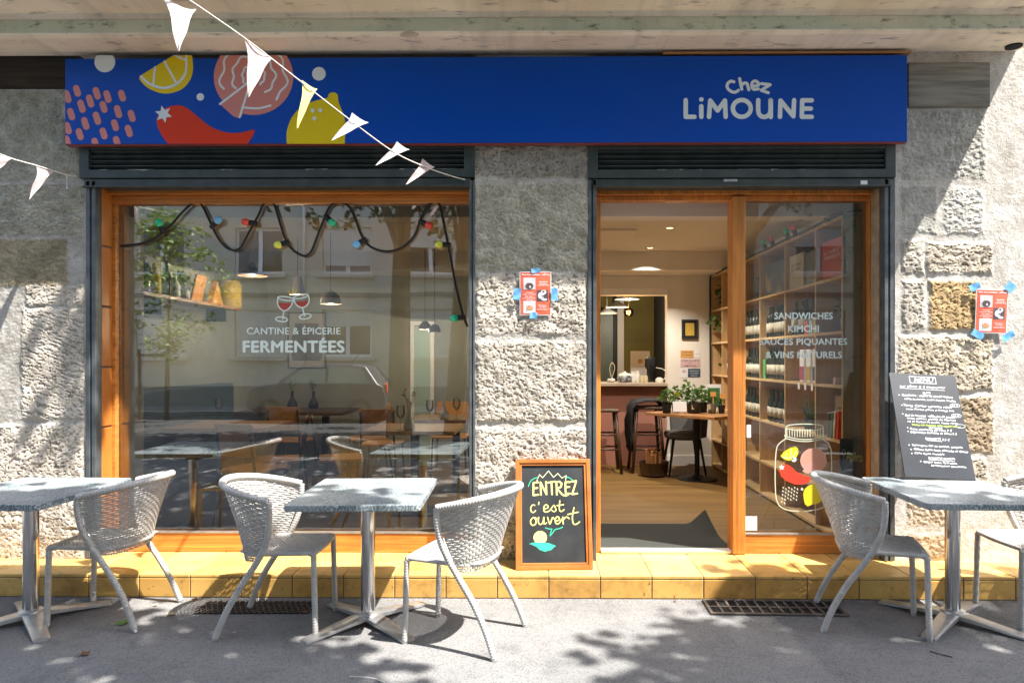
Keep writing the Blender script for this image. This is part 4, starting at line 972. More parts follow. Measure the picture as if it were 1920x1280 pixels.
# festoon along the shelf top
fes = thing('festoon_lights', 'black festoon cable with red and green bulbs along the shelf top', 'light string', (XS, 1.5, ztp))
pts = [Vector((XS+.20, ys[0]-.03, ztp+.03)), Vector((XS-.005, ys[0]+.02, ztp+.02))] + [Vector((XS-.004, ys[0]+(ys[-1]-ys[0])*t_, ztp+.012+.006*math.sin(t_*25))) for t_ in [k/14 for k in range(1, 14)]] + [Vector((XS-.012, ys[-1]-.01, ztp+.02)), Vector((XS-.015, ys[-1]+.005, ztp-.3)), Vector((XS-.018, ys[-1]-.01, 1.6)), Vector((XS-.012, ys[-1]-.01, .9))]
MB().tube(catmull(pts, 4), .011, 7).build('cable', K['black'], fes, smooth=True)
def bulb(c, d, m, p, r=.024):
    c = Vector(c); d = Vector(d).normalized()
    o = MB().lathe([(.0,r*2.1),(r*.6,r*1.95),(r,r*1.2),(r*.95,r*.7),(r*.6,0)][::-1], c+d*.035, 14, ax=d).build('bulb', m, p, smooth=True)
    MB().lathe([(.017,-.012),(.019,.0),(.019,.045),(.015,.05)], c-d*.005, 12, ax=d).build('socket', K['black'], o, smooth=40)
for px, m_ in ((1552, 'bulb_green'), (1492, 'bulb_red'), (1478.5, 'bulb_green'), (1450, 'bulb_red'), (1436, 'bulb_green'), (1353.5, 'bulb_red'), (1335, 'bulb_green')):
    q_ = onX(px); bulb((XS-.004, min(q_.y, YB-.03), ztp+.02), (-.3, 0, 1), K[m_], fes)
# shelf end: small window ledge with a plant
c = at(1600, 665, .30)
t = thing('wall_ledge', 'pale wooden ledge on the shelf end panel beside the glass', 'ledge', c)
MB().box(XS+.06, XS+.35, ys[0]-.060, ys[0]-.026, at(1600,668,.25).z-.012, at(1600,668,.25).z).build('board', K['shelfwood'], t)
zz_ = at(1600,668,.25).z
t = thing('vase_plant', 'thin leafy twig in a brown vase beside the glass door pane', 'plant', (XS+.20, ys[0]-.044, zz_)); p = Vector((XS+.20, ys[0]-.044, zz_))
MB().lathe([(.014,0),(.015,.005),(.014,.22),(.012,.225),(0,.215)], p, 14).build('vase', K['midwood'], t, smooth=40)
mb = MB(); mb.tube([p+Vector((0,0,.2)), p+Vector((.02,0,.35)), p+Vector((.0,0,.48))], .004, 5); foliage(mb, p+Vector((-.03,.01,.5)), .09, .008, .04, 26, .03); mb.build('twig', K['leaf'], t)
t = thing('hanging_vine', 'sparse bright green vine hanging on the shelf end', 'plant', (XS+.05, ys[0]-.05, ztp-.4)); mb = MB()
for k in range(7): foliage(mb, (XS+.03+.04*math.sin(k*2), ys[0]-.05, ztp-.02-.065*k), .02, .01, .03, 4 if k else 14, .05)
mb.build('leaves', mat('vine', (.22,.36,.03), rough=.5), t)
mb = MB(); mb.tube([(XS+.03+.04*math.sin(k*2), ys[0]-.045, ztp+.0-.065*k) for k in range(7)], .002, 4); mb.build('stem', K['leaf'], t)
# black board "Apéro" standing behind the pane
A0 = at(1574, 946, .34); 
t = thing('bar_board', 'small black chalkboard with yellow word behind the glazed panel', 'chalkboard', (at(1600,900,.26).x, .26, FL))
a = at(1575, 948, .26); b = at(1622, 822, .26)
MB().box(a.x, b.x, .255, .27, FL, b.z).build('board', K['slate'], t, bevel=.002)
text('writing', 'Apéro', mat('chalk_bright', (.95,.88,.15), rough=.8), lambda u, v, l: at(u, -v + (u-1586)*.12, .2545), n_, 1586, 1617, -862, -844, t, .02)
mb = MB(); fY = lambda x, y, l=0: at(x, y, .2545-l)
mb.stroke(ell(1582,848,3.2,6,14), .4, fY, n_, 0, 0, True); mb.stroke([(1582,854),(1582,864)], .4, fY, n_); mb.flat([fY(x, y, .0003) for x, y in ell(1582,851,2.4,3,12)], n_, 1); mb.build('drawing', [K['chalk'], K['decal_wine']], t)
# ------------------------------------------------------------------ furniture seen through the doorway
yb_ = gnd(1307, 898, FL).y; xb_ = gnd(1307, 898, FL).x
tab = thing('bistro_table', 'square wooden cafe table on a black pedestal covered with herb pots', 'table', (xb_, yb_, FL))
TZ = FL + .745
MB().lathe([(.215,0),(.21,.012),(.13,.03),(.05,.05),(.03,.06)], (xb_, yb_, FL), 32).build('base', K['blackmetal'], tab, smooth=40)
MB().lathe([(.028,.055),(.028,.70),(.06,.712)], (xb_, yb_, FL), 16).build('column', K['blackmetal'], tab, smooth=40)
MB().obox((xb_+.06, yb_, TZ-.016), (.33, .30, 0), (-.30, .33, 0), (0, 0, .016)).build('top', K['midwood'], tab, bevel=.003)
def herb(px, label, pot=K['black'], r=.055, h=.10, n=90, s=.05, fr=(.11,.09,.10), Y=None, tagc=None, grp='herb pots on the cafe table'):
    Y = Y or yb_-.12; p = Vector((at(px, 770, Y).x, Y, TZ+.001))
    t = potplant(p, r, h, fr[2]*.8, label, pot=pot, fr=fr, n=n, s=s, name='herb_pot'); t['group'] = grp
    if tagc is not None:
        MB().box(p.x-.004, p.x+.004, p.y-.05, p.y-.047, p.z+h, p.z+h+.08).box(p.x-.03, p.x+.03, p.y-.052, p.y-.0475, p.z+h+.075, p.z+h+.125).build('plant_tag', tagc, t)
    return t
herb(1250, 'bushy basil plant in a black pot at the near table corner', tagc=None, fr=(.09,.08,.075), h=.12)
herb(1268, 'small herb in black pot with a yellow plant tag', Y=yb_+.05, tagc=K['art_yellow'], fr=(.09,.08,.10), h=.10)
herb(1286, 'tall thin chive plant behind the white price sign', Y=yb_+.1, fr=(.05,.05,.16), n=50, h=.10)
herb(1301, 'wide bushy herb in a black tray with a label', fr=(.15,.10,.11), r=.085, n=150, h=.12)
herb(1318, 'white speckled herb plant between the black tray and orange tags', Y=yb_+.05, fr=(.12,.10,.10), n=100, h=.11)
herb(1335, 'herb in grey pot with orange plant tag', pot=mat('greypot', (.16,.15,.13), rough=.7), r=.05, tagc=K['orangecard'], fr=(.06,.06,.06), n=40, h=.11)
herb(1353, 'small herb in dark pot at the mullion', fr=(.06,.06,.06), n=30, r=.04, tagc=K['orangecard'], h=.09)
tag(MB().obox(at(1274.5, 762, yb_-.2), (.075, 0, 0), (0, .003, 0), (0, .01, .055)).build('price_sign', K['paper']), 'white handwritten price sign leaning on herb pots', 'sign')
for px, lab in ((1300,'yellow price label on the black herb tray'), (1329,'white square label on the grey herb pot')):
    c = at(px, 762, yb_-.19); tag(MB().box(c.x-.018, c.x+.018, c.y-.002, c.y, c.z-.03, c.z+.025).build('price_label', K['paleleaf']), lab, 'label')
a = at(1352, 752, yb_+.25)
card('green_poster', 'framed green poster with white bird shape behind herb pots', 1324, 1352, 720, 770, K['paper'], Y=yb_+.35, cat='poster')
a0, b0_ = at(1327, 763, yb_+.345), at(1349.5, 727, yb_+.345); oo = MB().box(a0.x, b0_.x, yb_+.342, yb_+.3465, a0.z, b0_.z).build('green_print', mat('postergreen', (.04,.16,.06), rough=.6), bpy.data.objects['green_poster'])
# grey tub chair behind the table
xc, yc = at(1282, 800, yb_+.45).x, yb_+.45
t = thing('tub_chair', 'grey fabric tub chair with thin black legs behind herb table', 'chair', (xc, yc, FL))
MB().lathe([(.19,.40),(.225,.42),(.235,.45),(.22,.485),(.0,.495)], (xc, yc, FL), 24).build('seat', K['greyfabric'], t, smooth=50)
V = []; F = []; nn = 18
for i in range(nn+1):
    an = R(-55) + R(170)*i/nn; hh = .66 + .12*math.sin(math.pi*i/nn)
    for (r_, z_) in ((.225,.45),(.255,hh),(.285,hh-.005),(.262,.43)): V.append((xc+r_*math.cos(an), yc+r_*math.sin(an), FL+z_))
for i in range(nn):
    for k in range(4): F.append((i*4+k, i*4+(k+1)%4, (i+1)*4+(k+1)%4, (i+1)*4+k))
F += [(0,1,2,3), tuple(nn*4+k for k in (3,2,1,0))]
MB().add(V, F).build('backrest', K['greyfabric'], t, smooth=50)
for sx, sy in ((-1,-1),(1,-1),(1,1),(-1,1)): MB().tube([(xc+sx*.15, yc+sy*.15, FL+.41), (xc+sx*.21, yc+sy*.21, FL)], [.018,.011], 8).build('leg', K['black'], t, smooth=True)
def stool(px, Y, label, h=.75, jacket=False):
    x = at(px, 800, Y).x; t = thing('bar_stool', label, 'stool', (x, Y, FL), 0, 'bar stools at the counter')
    MB().box(x-.17, x+.17, Y-.16, Y+.16, FL+h-.035, FL+h).build('seat', K['darkwood'], t, bevel=.012)
    for sx, sy in ((-1,-1),(1,-1),(1,1),(-1,1)): MB().tube([(x+sx*.13, Y+sy*.12, FL+h-.03), (x+sx*.19, Y+sy*.18, FL)], .019, 8).build('leg', K['darkwood'], t, smooth=True)
    for z_, r_ in ((.28,.168),(.45,.152)): 
        mb = MB()
        for s_ in (-1,1): mb.tube([(x-r_, Y+s_*r_*.95, FL+z_), (x+r_, Y+s_*r_*.95, FL+z_)], .012, 6); mb.tube([(x+s_*r_, Y-r_*.95, FL+z_+.05), (x+s_*r_, Y+r_*.95, FL+z_+.05)], .012, 6)
        mb.build('stretcher', K['darkwood'], t, smooth=True)
    return t, x
stool(1132, YB-.45, 'dark wooden bar stool beside the door jamb')
t, x = stool(1212, YB-.42, 'dark wooden bar stool under the black jacket', .78)
Y = YB-.42; z = FL+.78
jk = thing('jacket', 'black jacket draped over a bar stool', 'jacket', (x, Y, z-.5))
mb = MB(); V = []; F = []; prof = [(-.215,-.52),(-.225,-.35),(-.215,-.18),(-.195,-.02),(-.15,.06),(-.02,.09),(.12,.08),(.19,.03),(.21,-.05),(.20,-.12)]
nu = 12
for k in range(nu+1):
    yy = Y - .20 + .38*k/nu
    for i, (dx, dz) in enumerate(prof):
        wv = .016*math.sin(k*1.3+i)+.01*math.sin(k*2.7+i*2); V.append((x+dx+wv, yy + .02*math.sin(i*1.1), z+dz+.012*math.sin(k*.9+i)))
m_ = len(prof)
for k in range(nu):
    for i in range(m_-1): F.append((k*m_+i, (k+1)*m_+i, (k+1)*m_+i+1, k*m_+i+1))
o = mb.add(V, F).build('jacket_cloth', K['jacket'], jk, smooth=True); sm = o.modifiers.new('solid', 'SOLIDIFY'); sm.thickness = .02; sm.offset = 1
c = Vector((at(1226, 860, YB-.75).x, YB-.75, FL))
t = thing('log_basket', 'dark basket of upright firewood sticks beside the bar stool', 'basket', c)
MB().lathe([(.12,0),(.15,.02),(.17,.16),(.175,.165),(.165,.16),(.14,.02),(.0,.015)], c, 20).build('basket', K['darkwood'], t, smooth=40)
mb = MB()
for k in range(16): a_ = random.uniform(0,6.3); r_ = random.uniform(0,.12); mb.tube([c+Vector((r_*math.cos(a_), r_*math.sin(a_), .02)), c+Vector((r_*1.2*math.cos(a_), r_*1.2*math.sin(a_), random.uniform(.24,.32)))], .018, 6)
mb.build('sticks', K['midwood'], t)
# door mat with a turned-up corner
V = []; F = []; 
ma, mbq, mc, md = at(1117, 1026, .24), gnd(1369, 1026, FL), gnd(1322, 983, FL), gnd(1110, 983, FL)
nx_, ny_ = 24, 10
for j in range(ny_+1):
    for i in range(nx_+1):
        u, v = i/nx_, j/ny_
        p = (Vector((ma.x, .245, 0)).lerp(Vector((mbq.x, .245, 0)), u)).lerp(Vector((md.x, mc.y, 0)).lerp(Vector((mc.x, mc.y, 0)), u), v)
        lift = max(0, u-.86)*max(0, v-.45)*1.5
        V.append((p.x, p.y, FL+.008+lift))
for j in range(ny_):
    for i in range(nx_): k = j*(nx_+1)+i; F.append((k, k+1, k+nx_+2, k+nx_+1))
o = MB().add(V, F).build('door_mat', K['mat']); sm = o.modifiers.new('solid', 'SOLIDIFY'); sm.thickness = .007; tag(o, 'dark grey door mat with one turned-up corner in the doorway', 'mat')

# ------------------------------------------------------------------ dining room behind the big window
def lampless(): pass
# wall shelf and its jars
z_s = at(235, 540, onX(235, 540, XLW+.02).y).z
def onL(px, py, X): 
    d = ray(px, py); return CAM + d * ((X - CAM.x) / d.x)
sA = onL(236, 540, XLW+.26); sB = onL(451, 579, XLW+.26)
t = thing('wall_shelf', 'dark wooden shelf on the wall carrying jars and bottles', 'shelf', (XLW+.13, (sA.y+sB.y)/2, sA.z-.03))
MB().box(XLW, XLW+.26, .52, sB.y, sA.z-.03, sA.z).build('board', K['midwood'], t, bevel=.003)
for yy in (1.2, 2.4): MB().box(XLW, XLW+.2, yy, yy+.02, sA.z-.16, sA.z-.031).build('bracket', K['blackmetal'], t)
def onS(px, X=XLW+.15): p = onL(px, 560, X); return Vector((X, p.y, sA.z+.001))
p = onS(252); t = thing('big_jar', 'large dark glass storage jar on the wall shelf', 'jar', p)
MB().lathe([(.11,0),(.12,.01),(.12,.20),(.10,.235)], p, 22).build('body', mat('jar_dark', (.05,.035,.02), rough=.15), t, smooth=40); MB().lathe([(.095,.235),(.095,.275),(.085,.285),(.0,.287)], p, 22).build('lid', K['darkwood'], t, smooth=40)
for px, w_, h_, m_, lab in ((290,.05,.27,K['art_yellow'],'tall yellow oil bottle on the wall shelf'), (312,.04,.32,K['bottle'],'tall dark bottle on the wall shelf'), (328,.045,.22,K['printgrey'],'grey stoneware bottle on the wall shelf'), (345,.05,.16,K['bluechina'],'blue patterned jug on the wall shelf')):
    p = onS(px); tag(MB().lathe([(w_*.9,0),(w_,.006),(w_,h_*.55),(w_*.4,h_*.75),(w_*.35,h_),(0,h_)], p, 16).build('shelf_bottle', m_, smooth=40), lab, 'bottle')
p = onS(372); tag(MB().obox(p+Vector((0,0,.13)), (.01,0,0), (0,.1,0), (.03,0,.13)).build('wood_board', K['orangewood'], bevel=.004), 'orange wooden board leaning on the wall shelf', 'board')
p = onS(397); tag(MB().prism([p+Vector((0,-.12,0)), p+Vector((0,.12,0)), p+Vector((0,0,.24))], (.06,0,0)).build('wood_triangle', K['orangewood']), 'triangular orange wooden stand on the wall shelf', 'stand')
p = onS(433); t = thing('yellow_jar', 'tall yellow jar at the end of the wall shelf', 'jar', p)
MB().lathe([(.10,0),(.105,.006),(.105,.24),(.09,.26)], p, 20).build('body', K['yellowcard'], t, smooth=40); MB().lathe([(.09,.26),(.09,.285),(0,.29)], p, 20).build('lid', K['shelfwood'], t, smooth=40)
potplant(onS(338, XLW+.12), .05, .09, .08, 'small leafy plant between bottles on the wall shelf', fr=(.1,.12,.1), n=50, s=.06)
# banquette
p0, p1 = onL(233, 736, XLW+.3), onL(461, 726, XLW+.3)
t = thing('banquette', 'long dark teal upholstered bench along the wall', 'bench', (XLW+.3, 1.9, FL))
MB().box(XLW+.001, XLW+.18, .55, p1.y, FL+.42, p0.z).build('backrest', K['teal'], t, bevel=.03, bseg=3)
MB().box(XLW+.001, XLW+.62, .55, p1.y, FL+.30, FL+.44).build('seat', K['teal'], t, bevel=.03, bseg=3)
MB().box(XLW+.001, XLW+.55, .56, p1.y-.01, FL, FL+.298).build('plinth', K['darkwood'], t)
def cafe_table(label, x, y, lx, ly, m, peds, h=.745, name='dining_table'):
    t = thing(name, label, 'table', (x, y, FL), 0, 'wooden dining tables in the cafe')
    MB().box(x-lx/2, x+lx/2, y-ly/2, y+ly/2, FL+h-.035, FL+h).build('top', m, t, bevel=.003)
    for dx, dy in peds:
        o = MB().box(x+dx-.035, x+dx+.035, y+dy-.035, y+dy+.035, FL+.02, FL+h-.036).build('leg', K['blackmetal'], t)
        MB().box(x+dx-.18, x+dx+.18, y+dy-.18, y+dy+.18, FL, FL+.018).build('foot_plate', K['blackmetal'], o)
    return t
H = FL + .745
P = lambda px, py: gnd(px, py, H)
a = P(500, 800); b = P(245, 812)
cafe_table('long wooden dining table beside the teal bench, nearest the pane', (P(240,800).x+P(505,800).x)/2+.05, 1.62, 1.12, .75, K['midwood'], ((-.1,0),(.3,0)))
cafe_table('dark wooden dining table in the middle of the room', P(560,768).x, P(560,768).y, 1.25, .8, K['darkwood'], ((-.32,0),(.32,0)))
xt, yt = (P(668,812).x+P(848,812).x)/2, P(760,806).y+.25
cafe_table('light wooden dining table set with a white vase, near pane', xt, yt, P(848,812).x-P(668,812).x, .70, K['orangewood'], ((0,0),))
cafe_table('wooden dining table with a cream vase, behind the near one', P(835,783).x+.1, P(835,783).y+.1, .9, .7, K['midwood'], ((0,0),))
def glass(x, y, label, grp='wine glasses on the tables', z=H):
    o = MB().lathe([(.032,0),(.031,.002),(.004,.006),(.0035,.085),(.012,.092),(.032,.12),(.037,.15),(.034,.185),(.030,.205),(.029,.204),(.033,.185),(.035,.15),(.03,.121),(.0,.097)], (x, y, z+.0005), 18).build('wine_glass', K['clearglass'], smooth=50)
    return tag(o, label, 'wine glass', grp)
for px, py, lab in ((333,790,'wine glass at the banquette end of the long table'), (382,786,'wine glass in the middle of the long wooden table'), (410,786,'wine glass on long table, closest to the wooden chair'), (751,806,'wine glass beside the white flower vase'), (806,790,'wine glass on the table with the cream vase'), (856,786,'wine glass at the edge of the far table near the pier')):
    p = P(px, py); glass(p.x, p.y, lab)
def vase(px, py, label, m, h, fl_m=None, fl=.12, n=40):
    p = P(px, py); p.z = H+.0005; t = thing('flower_vase', label, 'vase', p)
    MB().lathe([(h*.20,0),(h*.27,h*.05),(h*.30,h*.2),(h*.22,h*.42),(h*.09,h*.62),(h*.08,h*.93),(h*.11,h),(h*.08,h*.99),(0,h*.9)], p, 20).build('body', m, t, smooth=50)
    if fl_m:
        mb = MB()
        for k in range(6):
            e = p+Vector((random.uniform(-.05,.05), random.uniform(-.05,.05), h+fl*random.uniform(.7,1.5))); mb.tube([p+Vector((0,0,h*.9)), e], .002, 4)
            foliage(mb, e, .022, .022, .035, n//6, .025)
        mb.build('flowers', fl_m, t)
    return t
vase(767, 806, 'white bottle shaped vase with pink dried flowers', K['porcelain'], .17, mat('pinkflower', (.50,.26,.20), (.35,.22,.12), 40, .9))
vase(833, 786, 'cream rounded vase on the second table', K['porcelain'], .17, None)
vase(548, 765, 'slim dark vase with dry sprigs on the dark table', K['black'], .20, K['leaf2'], .10, 30)
vase(588, 765, 'slim dark vase with leafy sprigs beside its twin', K['black'], .20, K['leaf2'], .09, 60)
vase(318, 792, 'low vase of pale green hydrangea on the long table', K['porcelain'], .10, mat('hydrangea', (.30,.38,.14), (.18,.26,.08), 30, .8), .10, 160)
def cafe_chair():
    t = thing('cafe_chair', 'x', 'chair', (0,0,0), 0, 'wooden backed chairs in the cafe')
    MB().box(-.2, .2, -.2, .2, .44, .462).build('seat', K['orangewood'], t, local=True, bevel=.006)
    b = MB(); b.obox((-.215, 0, .70), (.006,0,-.001), (0,.19,0), (-.02,0,.13)); b.build('backrest', K['orangewood'], t, local=True, bevel=.005)
    for sx in (-1,1):
        for sy in (-1,1):
            pts = [(sx*.18, sy*.18, .44), (sx*.21, sy*.2, 0)] if sx > 0 else [(-.24, sy*.165, .80), (-.19, sy*.17, .46), (-.20, sy*.18, .4), (-.25, sy*.2, 0)]
            MB().tube(pts, .011, 8).build('leg', K['blackmetal'], t, local=True, smooth=True)
    return t
cc = cafe_chair(); first = True
def put(px, py, Y, rz, label):
    global first
    x = at(px, py, Y).x
    if first: cc.location = (x, Y, FL); cc.rotation_euler = (0,0,rz); cc['label'] = label; first = False
    else: dup(cc, (x, Y, FL), rz, label)
put(523, 800, 1.45, R(195), 'wooden backed chair at the long table, turned from the pane')
put(637, 800, 1.55, R(20), 'orange wooden chair at the end of the light table')
put(548, 800, 2.9, R(85), 'wooden chair pushed under the dark middle table')
put(690, 800, 3.1, R(200), 'dark seen wooden chair beyond the middle table')
put(716, 790, 2.6, R(90), 'wooden chair facing the cream vase table from behind')
put(845, 800, 3.3, R(-90), 'wooden chair by the back wall near the pier')
put(478, 880, .95, R(70), 'wooden backed chair with back to the pane, behind wicker chair')
# poster and door on the back wall
t, a, b = frame('framed_poster', 'framed poster of a grey preserving jar on the back wall', 'poster', 540, 612, 585, 691, YB-.001, .018, mat('bluegrey_frame', (.05,.075,.085), rough=.5), None, mat_m=mat('poster_ground', (.46,.42,.36), rough=.8))
xm = (a.x+b.x)/2; w_ = b.x-a.x; h_ = b.z-a.z
MB().flat([(xm+dx*w_, YB-.013, a.z+dz*h_) for dx, dz in ((-.36,.14),(.36,.14),(.40,.22),(.40,.55),(.32,.66),(.30,.80),(-.30,.80),(-.32,.66),(-.40,.55),(-.40,.22))], n_).build('print', mat('jarprint', (.20,.18,.17), (.13,.115,.11), 25, .8), t)
t = thing('inner_door', 'pale green glazed inner door on the back wall', 'door', (at(791,700,YB).x, YB, FL))
a, b = at(777, 610, YB-.01), at(807, 610, YB-.01)
MB().box(a.x, b.x, YB-.02, YB-.001, FL, at(790,612,YB).z).build('leaf', mat('mint', (.40,.52,.42), rough=.4), t)
MB().box(a.x-.05, a.x-.001, YB-.03, YB-.001, FL, at(790,610,YB).z+.05).box(b.x+.001, b.x+.05, YB-.03, YB-.001, FL, at(790,610,YB).z+.05).box(a.x, b.x, YB-.03, YB-.001, at(790,610,YB).z+.002, at(790,610,YB).z+.05).build('frame', K['lintel'], t)
# festoon in the window
fes = thing('festoon_lights', 'black festoon cable with coloured bulbs looped along the window top', 'light string', (at(550, 385, .188).x, .188, 2.5))
YL = .188
cpx = [(226,461),(262,457),(290,447),(318,425),(340,400),(358,383),(366,378),(378,384),(394,416),(408,445),(424,464),(440,469),(452,463),(468,434),(484,405),(493,385),(503,377),(514,384),(524,415),(534,446),(546,466),(562,477),(574,479),(584,471),(594,446),(606,415),(616,391),(628,381),(644,381),(656,390),(668,416),(677,440),(690,459),(710,469),(732,471),(754,464),(776,443),(787,416),(798,391),(808,382),(816,378),(824,384),(831,415),(838,450),(846,490),(853,530),(860,560),(868,590),(876,612),(884,640),(890,700),(893,740)]
MB().tube(catmull([at(x, y, YL) for x, y in cpx if x < 878], 3), .0085, 7).build('cable', K['black'], fes, smooth=True)
for x, y, dx, dy, m_ in ((305,434,-.1,-.5,'bulb_green'), (399,424,.6,-.5,'bulb_blue'), (478,419,-.9,-.1,'bulb_red'), (538,455,-1,.3,'bulb_yellow'), (612,407,.8,.8,'bulb_green'), (683,450,-.9,.6,'bulb_blue'), (790,416,1,.5,'bulb_red'), (840,459,-1,0,'bulb_yellow'), (868,595,-1,.1,'bulb_green')):
    bulb(at(x, y, YL), (dx, -.25, -dy), K[m_], fes, .027)
# ------------------------------------------------------------------ wicker terrace chairs
def ribbon(mb, pts, wdir, nrm, hw, th):
    V = []; F = []
    for p, w_, n_0 in zip(pts, wdir, nrm):
        V += [p - w_*hw - n_0*th*.2, p - w_*hw*.55 + n_0*th*.5, p + w_*hw*.55 + n_0*th*.5, p + w_*hw - n_0*th*.2, p - n_0*th*.5]
    n = 5
    for i in range(len(pts)-1):
        for k in range(n): F.append((i*n+k, i*n+(k+1) % n, (i+1)*n+(k+1) % n, (i+1)*n+k))
    F += [(0,4,3,2,1), tuple((len(pts)-1)*n+k for k in range(n))]
    mb.add(V, F)
def weave(surf, rows, cols, amp=.0028, hw=.40, th=.004, t0=.015, t1=.985):
    """woven strands on surf(s, t): rows run along s, stakes along t; real gaps stay open between them"""
    mb = MB(); e = 1e-3
    def nor(s, t):
        a = surf(min(s+e, 1), t) - surf(max(s-e, 0), t); b = surf(s, min(t+e, 1)) - surf(s, max(t-e, 0))
        return a.cross(b).normalized(), b.normalized()
    for j in range(rows):
        t = t0 + (t1-t0)*(j+.5)/rows
        pitch = (surf(.5, t0+(t1-t0)*(j+1)/rows) - surf(.5, t0+(t1-t0)*j/rows)).length
        P_, W_, N_ = [], [], []
        for k in range(cols*2+1):
            s = k/(cols*2); n0, w0 = nor(s, t)
            off = amp*math.cos(math.pi*k/2)*(1 if j % 2 else -1)
            P_.append(surf(s, t) + n0*off); W_.append(w0); N_.append(n0)
        ribbon(mb, P_, W_, N_, pitch*hw, th)
    for i in range(cols+1):
        s = i/cols; mb.tube([surf(s, k/10) for k in range(11)], .0022, 5)
    return mb
def wrapped(pts, r, pitch=.015):
    """tube wound with strand: the radius swells once per turn"""
    C_ = catmull(pts, 10); L_ = [0]
    for i in range(1, len(C_)): L_.append(L_[-1] + (C_[i]-C_[i-1]).length)
    tot = L_[-1]; n = int(tot/(pitch/3)); out = []; rr = []; j = 0
    for i in range(n+1):
        d = tot*i/n
        while j < len(L_)-2 and L_[j+1] < d: j += 1
        out.append(C_[j].lerp(C_[j+1], (d-L_[j])/max(L_[j+1]-L_[j], 1e-9))); rr.append(r*(.87, 1.05, 1.05)[i % 3])
    return out, rr
def wicker_chair():
    t = thing('wicker_chair', 'x', 'chair', (0,0,0), 0, 'light grey wicker chairs on the terrace')
    def shell(s, q):
        th = (s-.5)*math.pi; cs, sn = max(math.cos(th), 0)**.8, math.sin(th)
        f_ = q**1.15
        u = (-.060 - .100*cs)*(1-f_) + (.035 - .335*cs)*f_ + .02*math.sin(q*math.pi)*(1-cs)
        y = sn*(.207*(1-f_) + .268*f_)
        z = .405 + (.335 + .075*cs)*q
        return Vector((u, y, z))
    weave(shell, 27, 32, amp=.003, hw=.35, th=.0035).build('backrest', K['wicker'], t, smooth=60, local=True)
    rim = [shell(k/24, 1.0) + Vector((0,0,.004)) for k in range(25)]
    p_, r_ = wrapped(rim, .0195); MB().tube(p_, r_, 9).build('rim', K['wicker'], t, smooth=True, local=True)
    def seat(s, q):
        u = -.165 + .415*q; hwid = (.205 - .012*q) * (1 if q > .25 else .78 + .22*math.sin(q/.25*math.pi/2))
        return Vector((u, (s-.5)*2*hwid, .452 - .012*math.sin(math.pi*s)*math.sin(math.pi*q)))
    weave(seat, 36, 26, amp=.0026, hw=.36, th=.003).build('seat', K['wicker'], t, smooth=60, local=True)
    for sy in (-1, 1):
        MB().tube(catmull([(.25, sy*.19, .45), (.0, sy*.202, .449), (-.09, sy*.195, .447), (-.155, sy*.11, .445), (-.168, 0, .444)], 6), .012, 8).build('seat_rail', K['wicker'], t, smooth=True, local=True)
        pts = [(.035, sy*.268, .742), (.036, sy*.262, .66), (.022, sy*.245, .56), (-.012, sy*.226, .47), (-.065, sy*.215, .38), (-.145, sy*.215, .26), (-.215, sy*.222, .13), (-.262, sy*.231, .012)]
        p_, r_ = wrapped(pts, .0170); o = MB().tube(p_, r_, 9).build('rear_leg', K['wicker'], t, smooth=True, local=True)
        MB().tube([(-.260, sy*.2305, .016), (-.265, sy*.2315, 0)], .0155, 10).build('glide', K['alu'], o, smooth=40, local=True)
        p_, r_ = wrapped([(.22, sy*.185, .452), (.246, sy*.19, .44), (.25, sy*.191, .40), (.255, sy*.192, .2), (.26, sy*.194, .012)], .0158); o = MB().tube(p_, r_, 9).build('front_leg', K['wicker'], t, smooth=True, local=True)
        MB().tube([(.26, sy*.194, .016), (.2605, sy*.194, 0)], .0148, 10).build('glide', K['alu'], o, smooth=40, local=True)
    p_, r_ = wrapped([(.25, -.19, .447), (.258, 0, .445), (.25, .19, .447)], .0125); MB().tube(p_, r_, 8).build('front_rail', K['wicker'], t, smooth=True, local=True)
    return t
wc = wicker_chair()
def place(nf, ff, nr, fr, label, o=None):
    a, b, c, d = (gnd(*p) for p in (nf, ff, nr, fr)); fm = (a+b)/2; rm = (c+d)/2; v = fm - rm; m = (fm+rm)/2
    rz = math.atan2(v.y, v.x)
    if o is None: return dup(wc, (m.x, m.y, 0), rz, label)
    o.location = (m.x, m.y, 0); o.rotation_euler = (0,0,rz); o['label'] = label; return o
place((88,1180),(158,1128),(270,1185),(338,1128), 'light grey wicker chair facing the leftmost terrace table', wc)
place((592,1195),(628,1143),(403,1200),(470,1140), 'light grey wicker chair facing the menu side with its back to the big window reveal')
place((755,1205),(825,1157),(918,1240),(990,1172), 'light grey wicker chair standing next to the framed black chalkboard')
place((1748,1205),(1717,1152),(1540,1185),(1528,1129), 'light grey wicker chair at the table with the leaning menu board')
e = gnd(1834,1136); e2 = gnd(1915,1180); m = (e+e2)/2
dup(wc, (m.x+.25, m.y, 0), math.pi, 'light grey wicker chair cut by the right picture edge')
c = at(1385, 1276, CAM.y + 1.39)
dup(wc, (c.x, CAM.y+1.39-.322, 0), R(-90), 'wicker chair of which only the rim shows at the bottom edge')
for o in bpy.data.objects:
    if o.get('label', '').startswith('light grey wicker chair facing the menu side'): o['label'] = 'light grey wicker chair between the two tables before the big window'

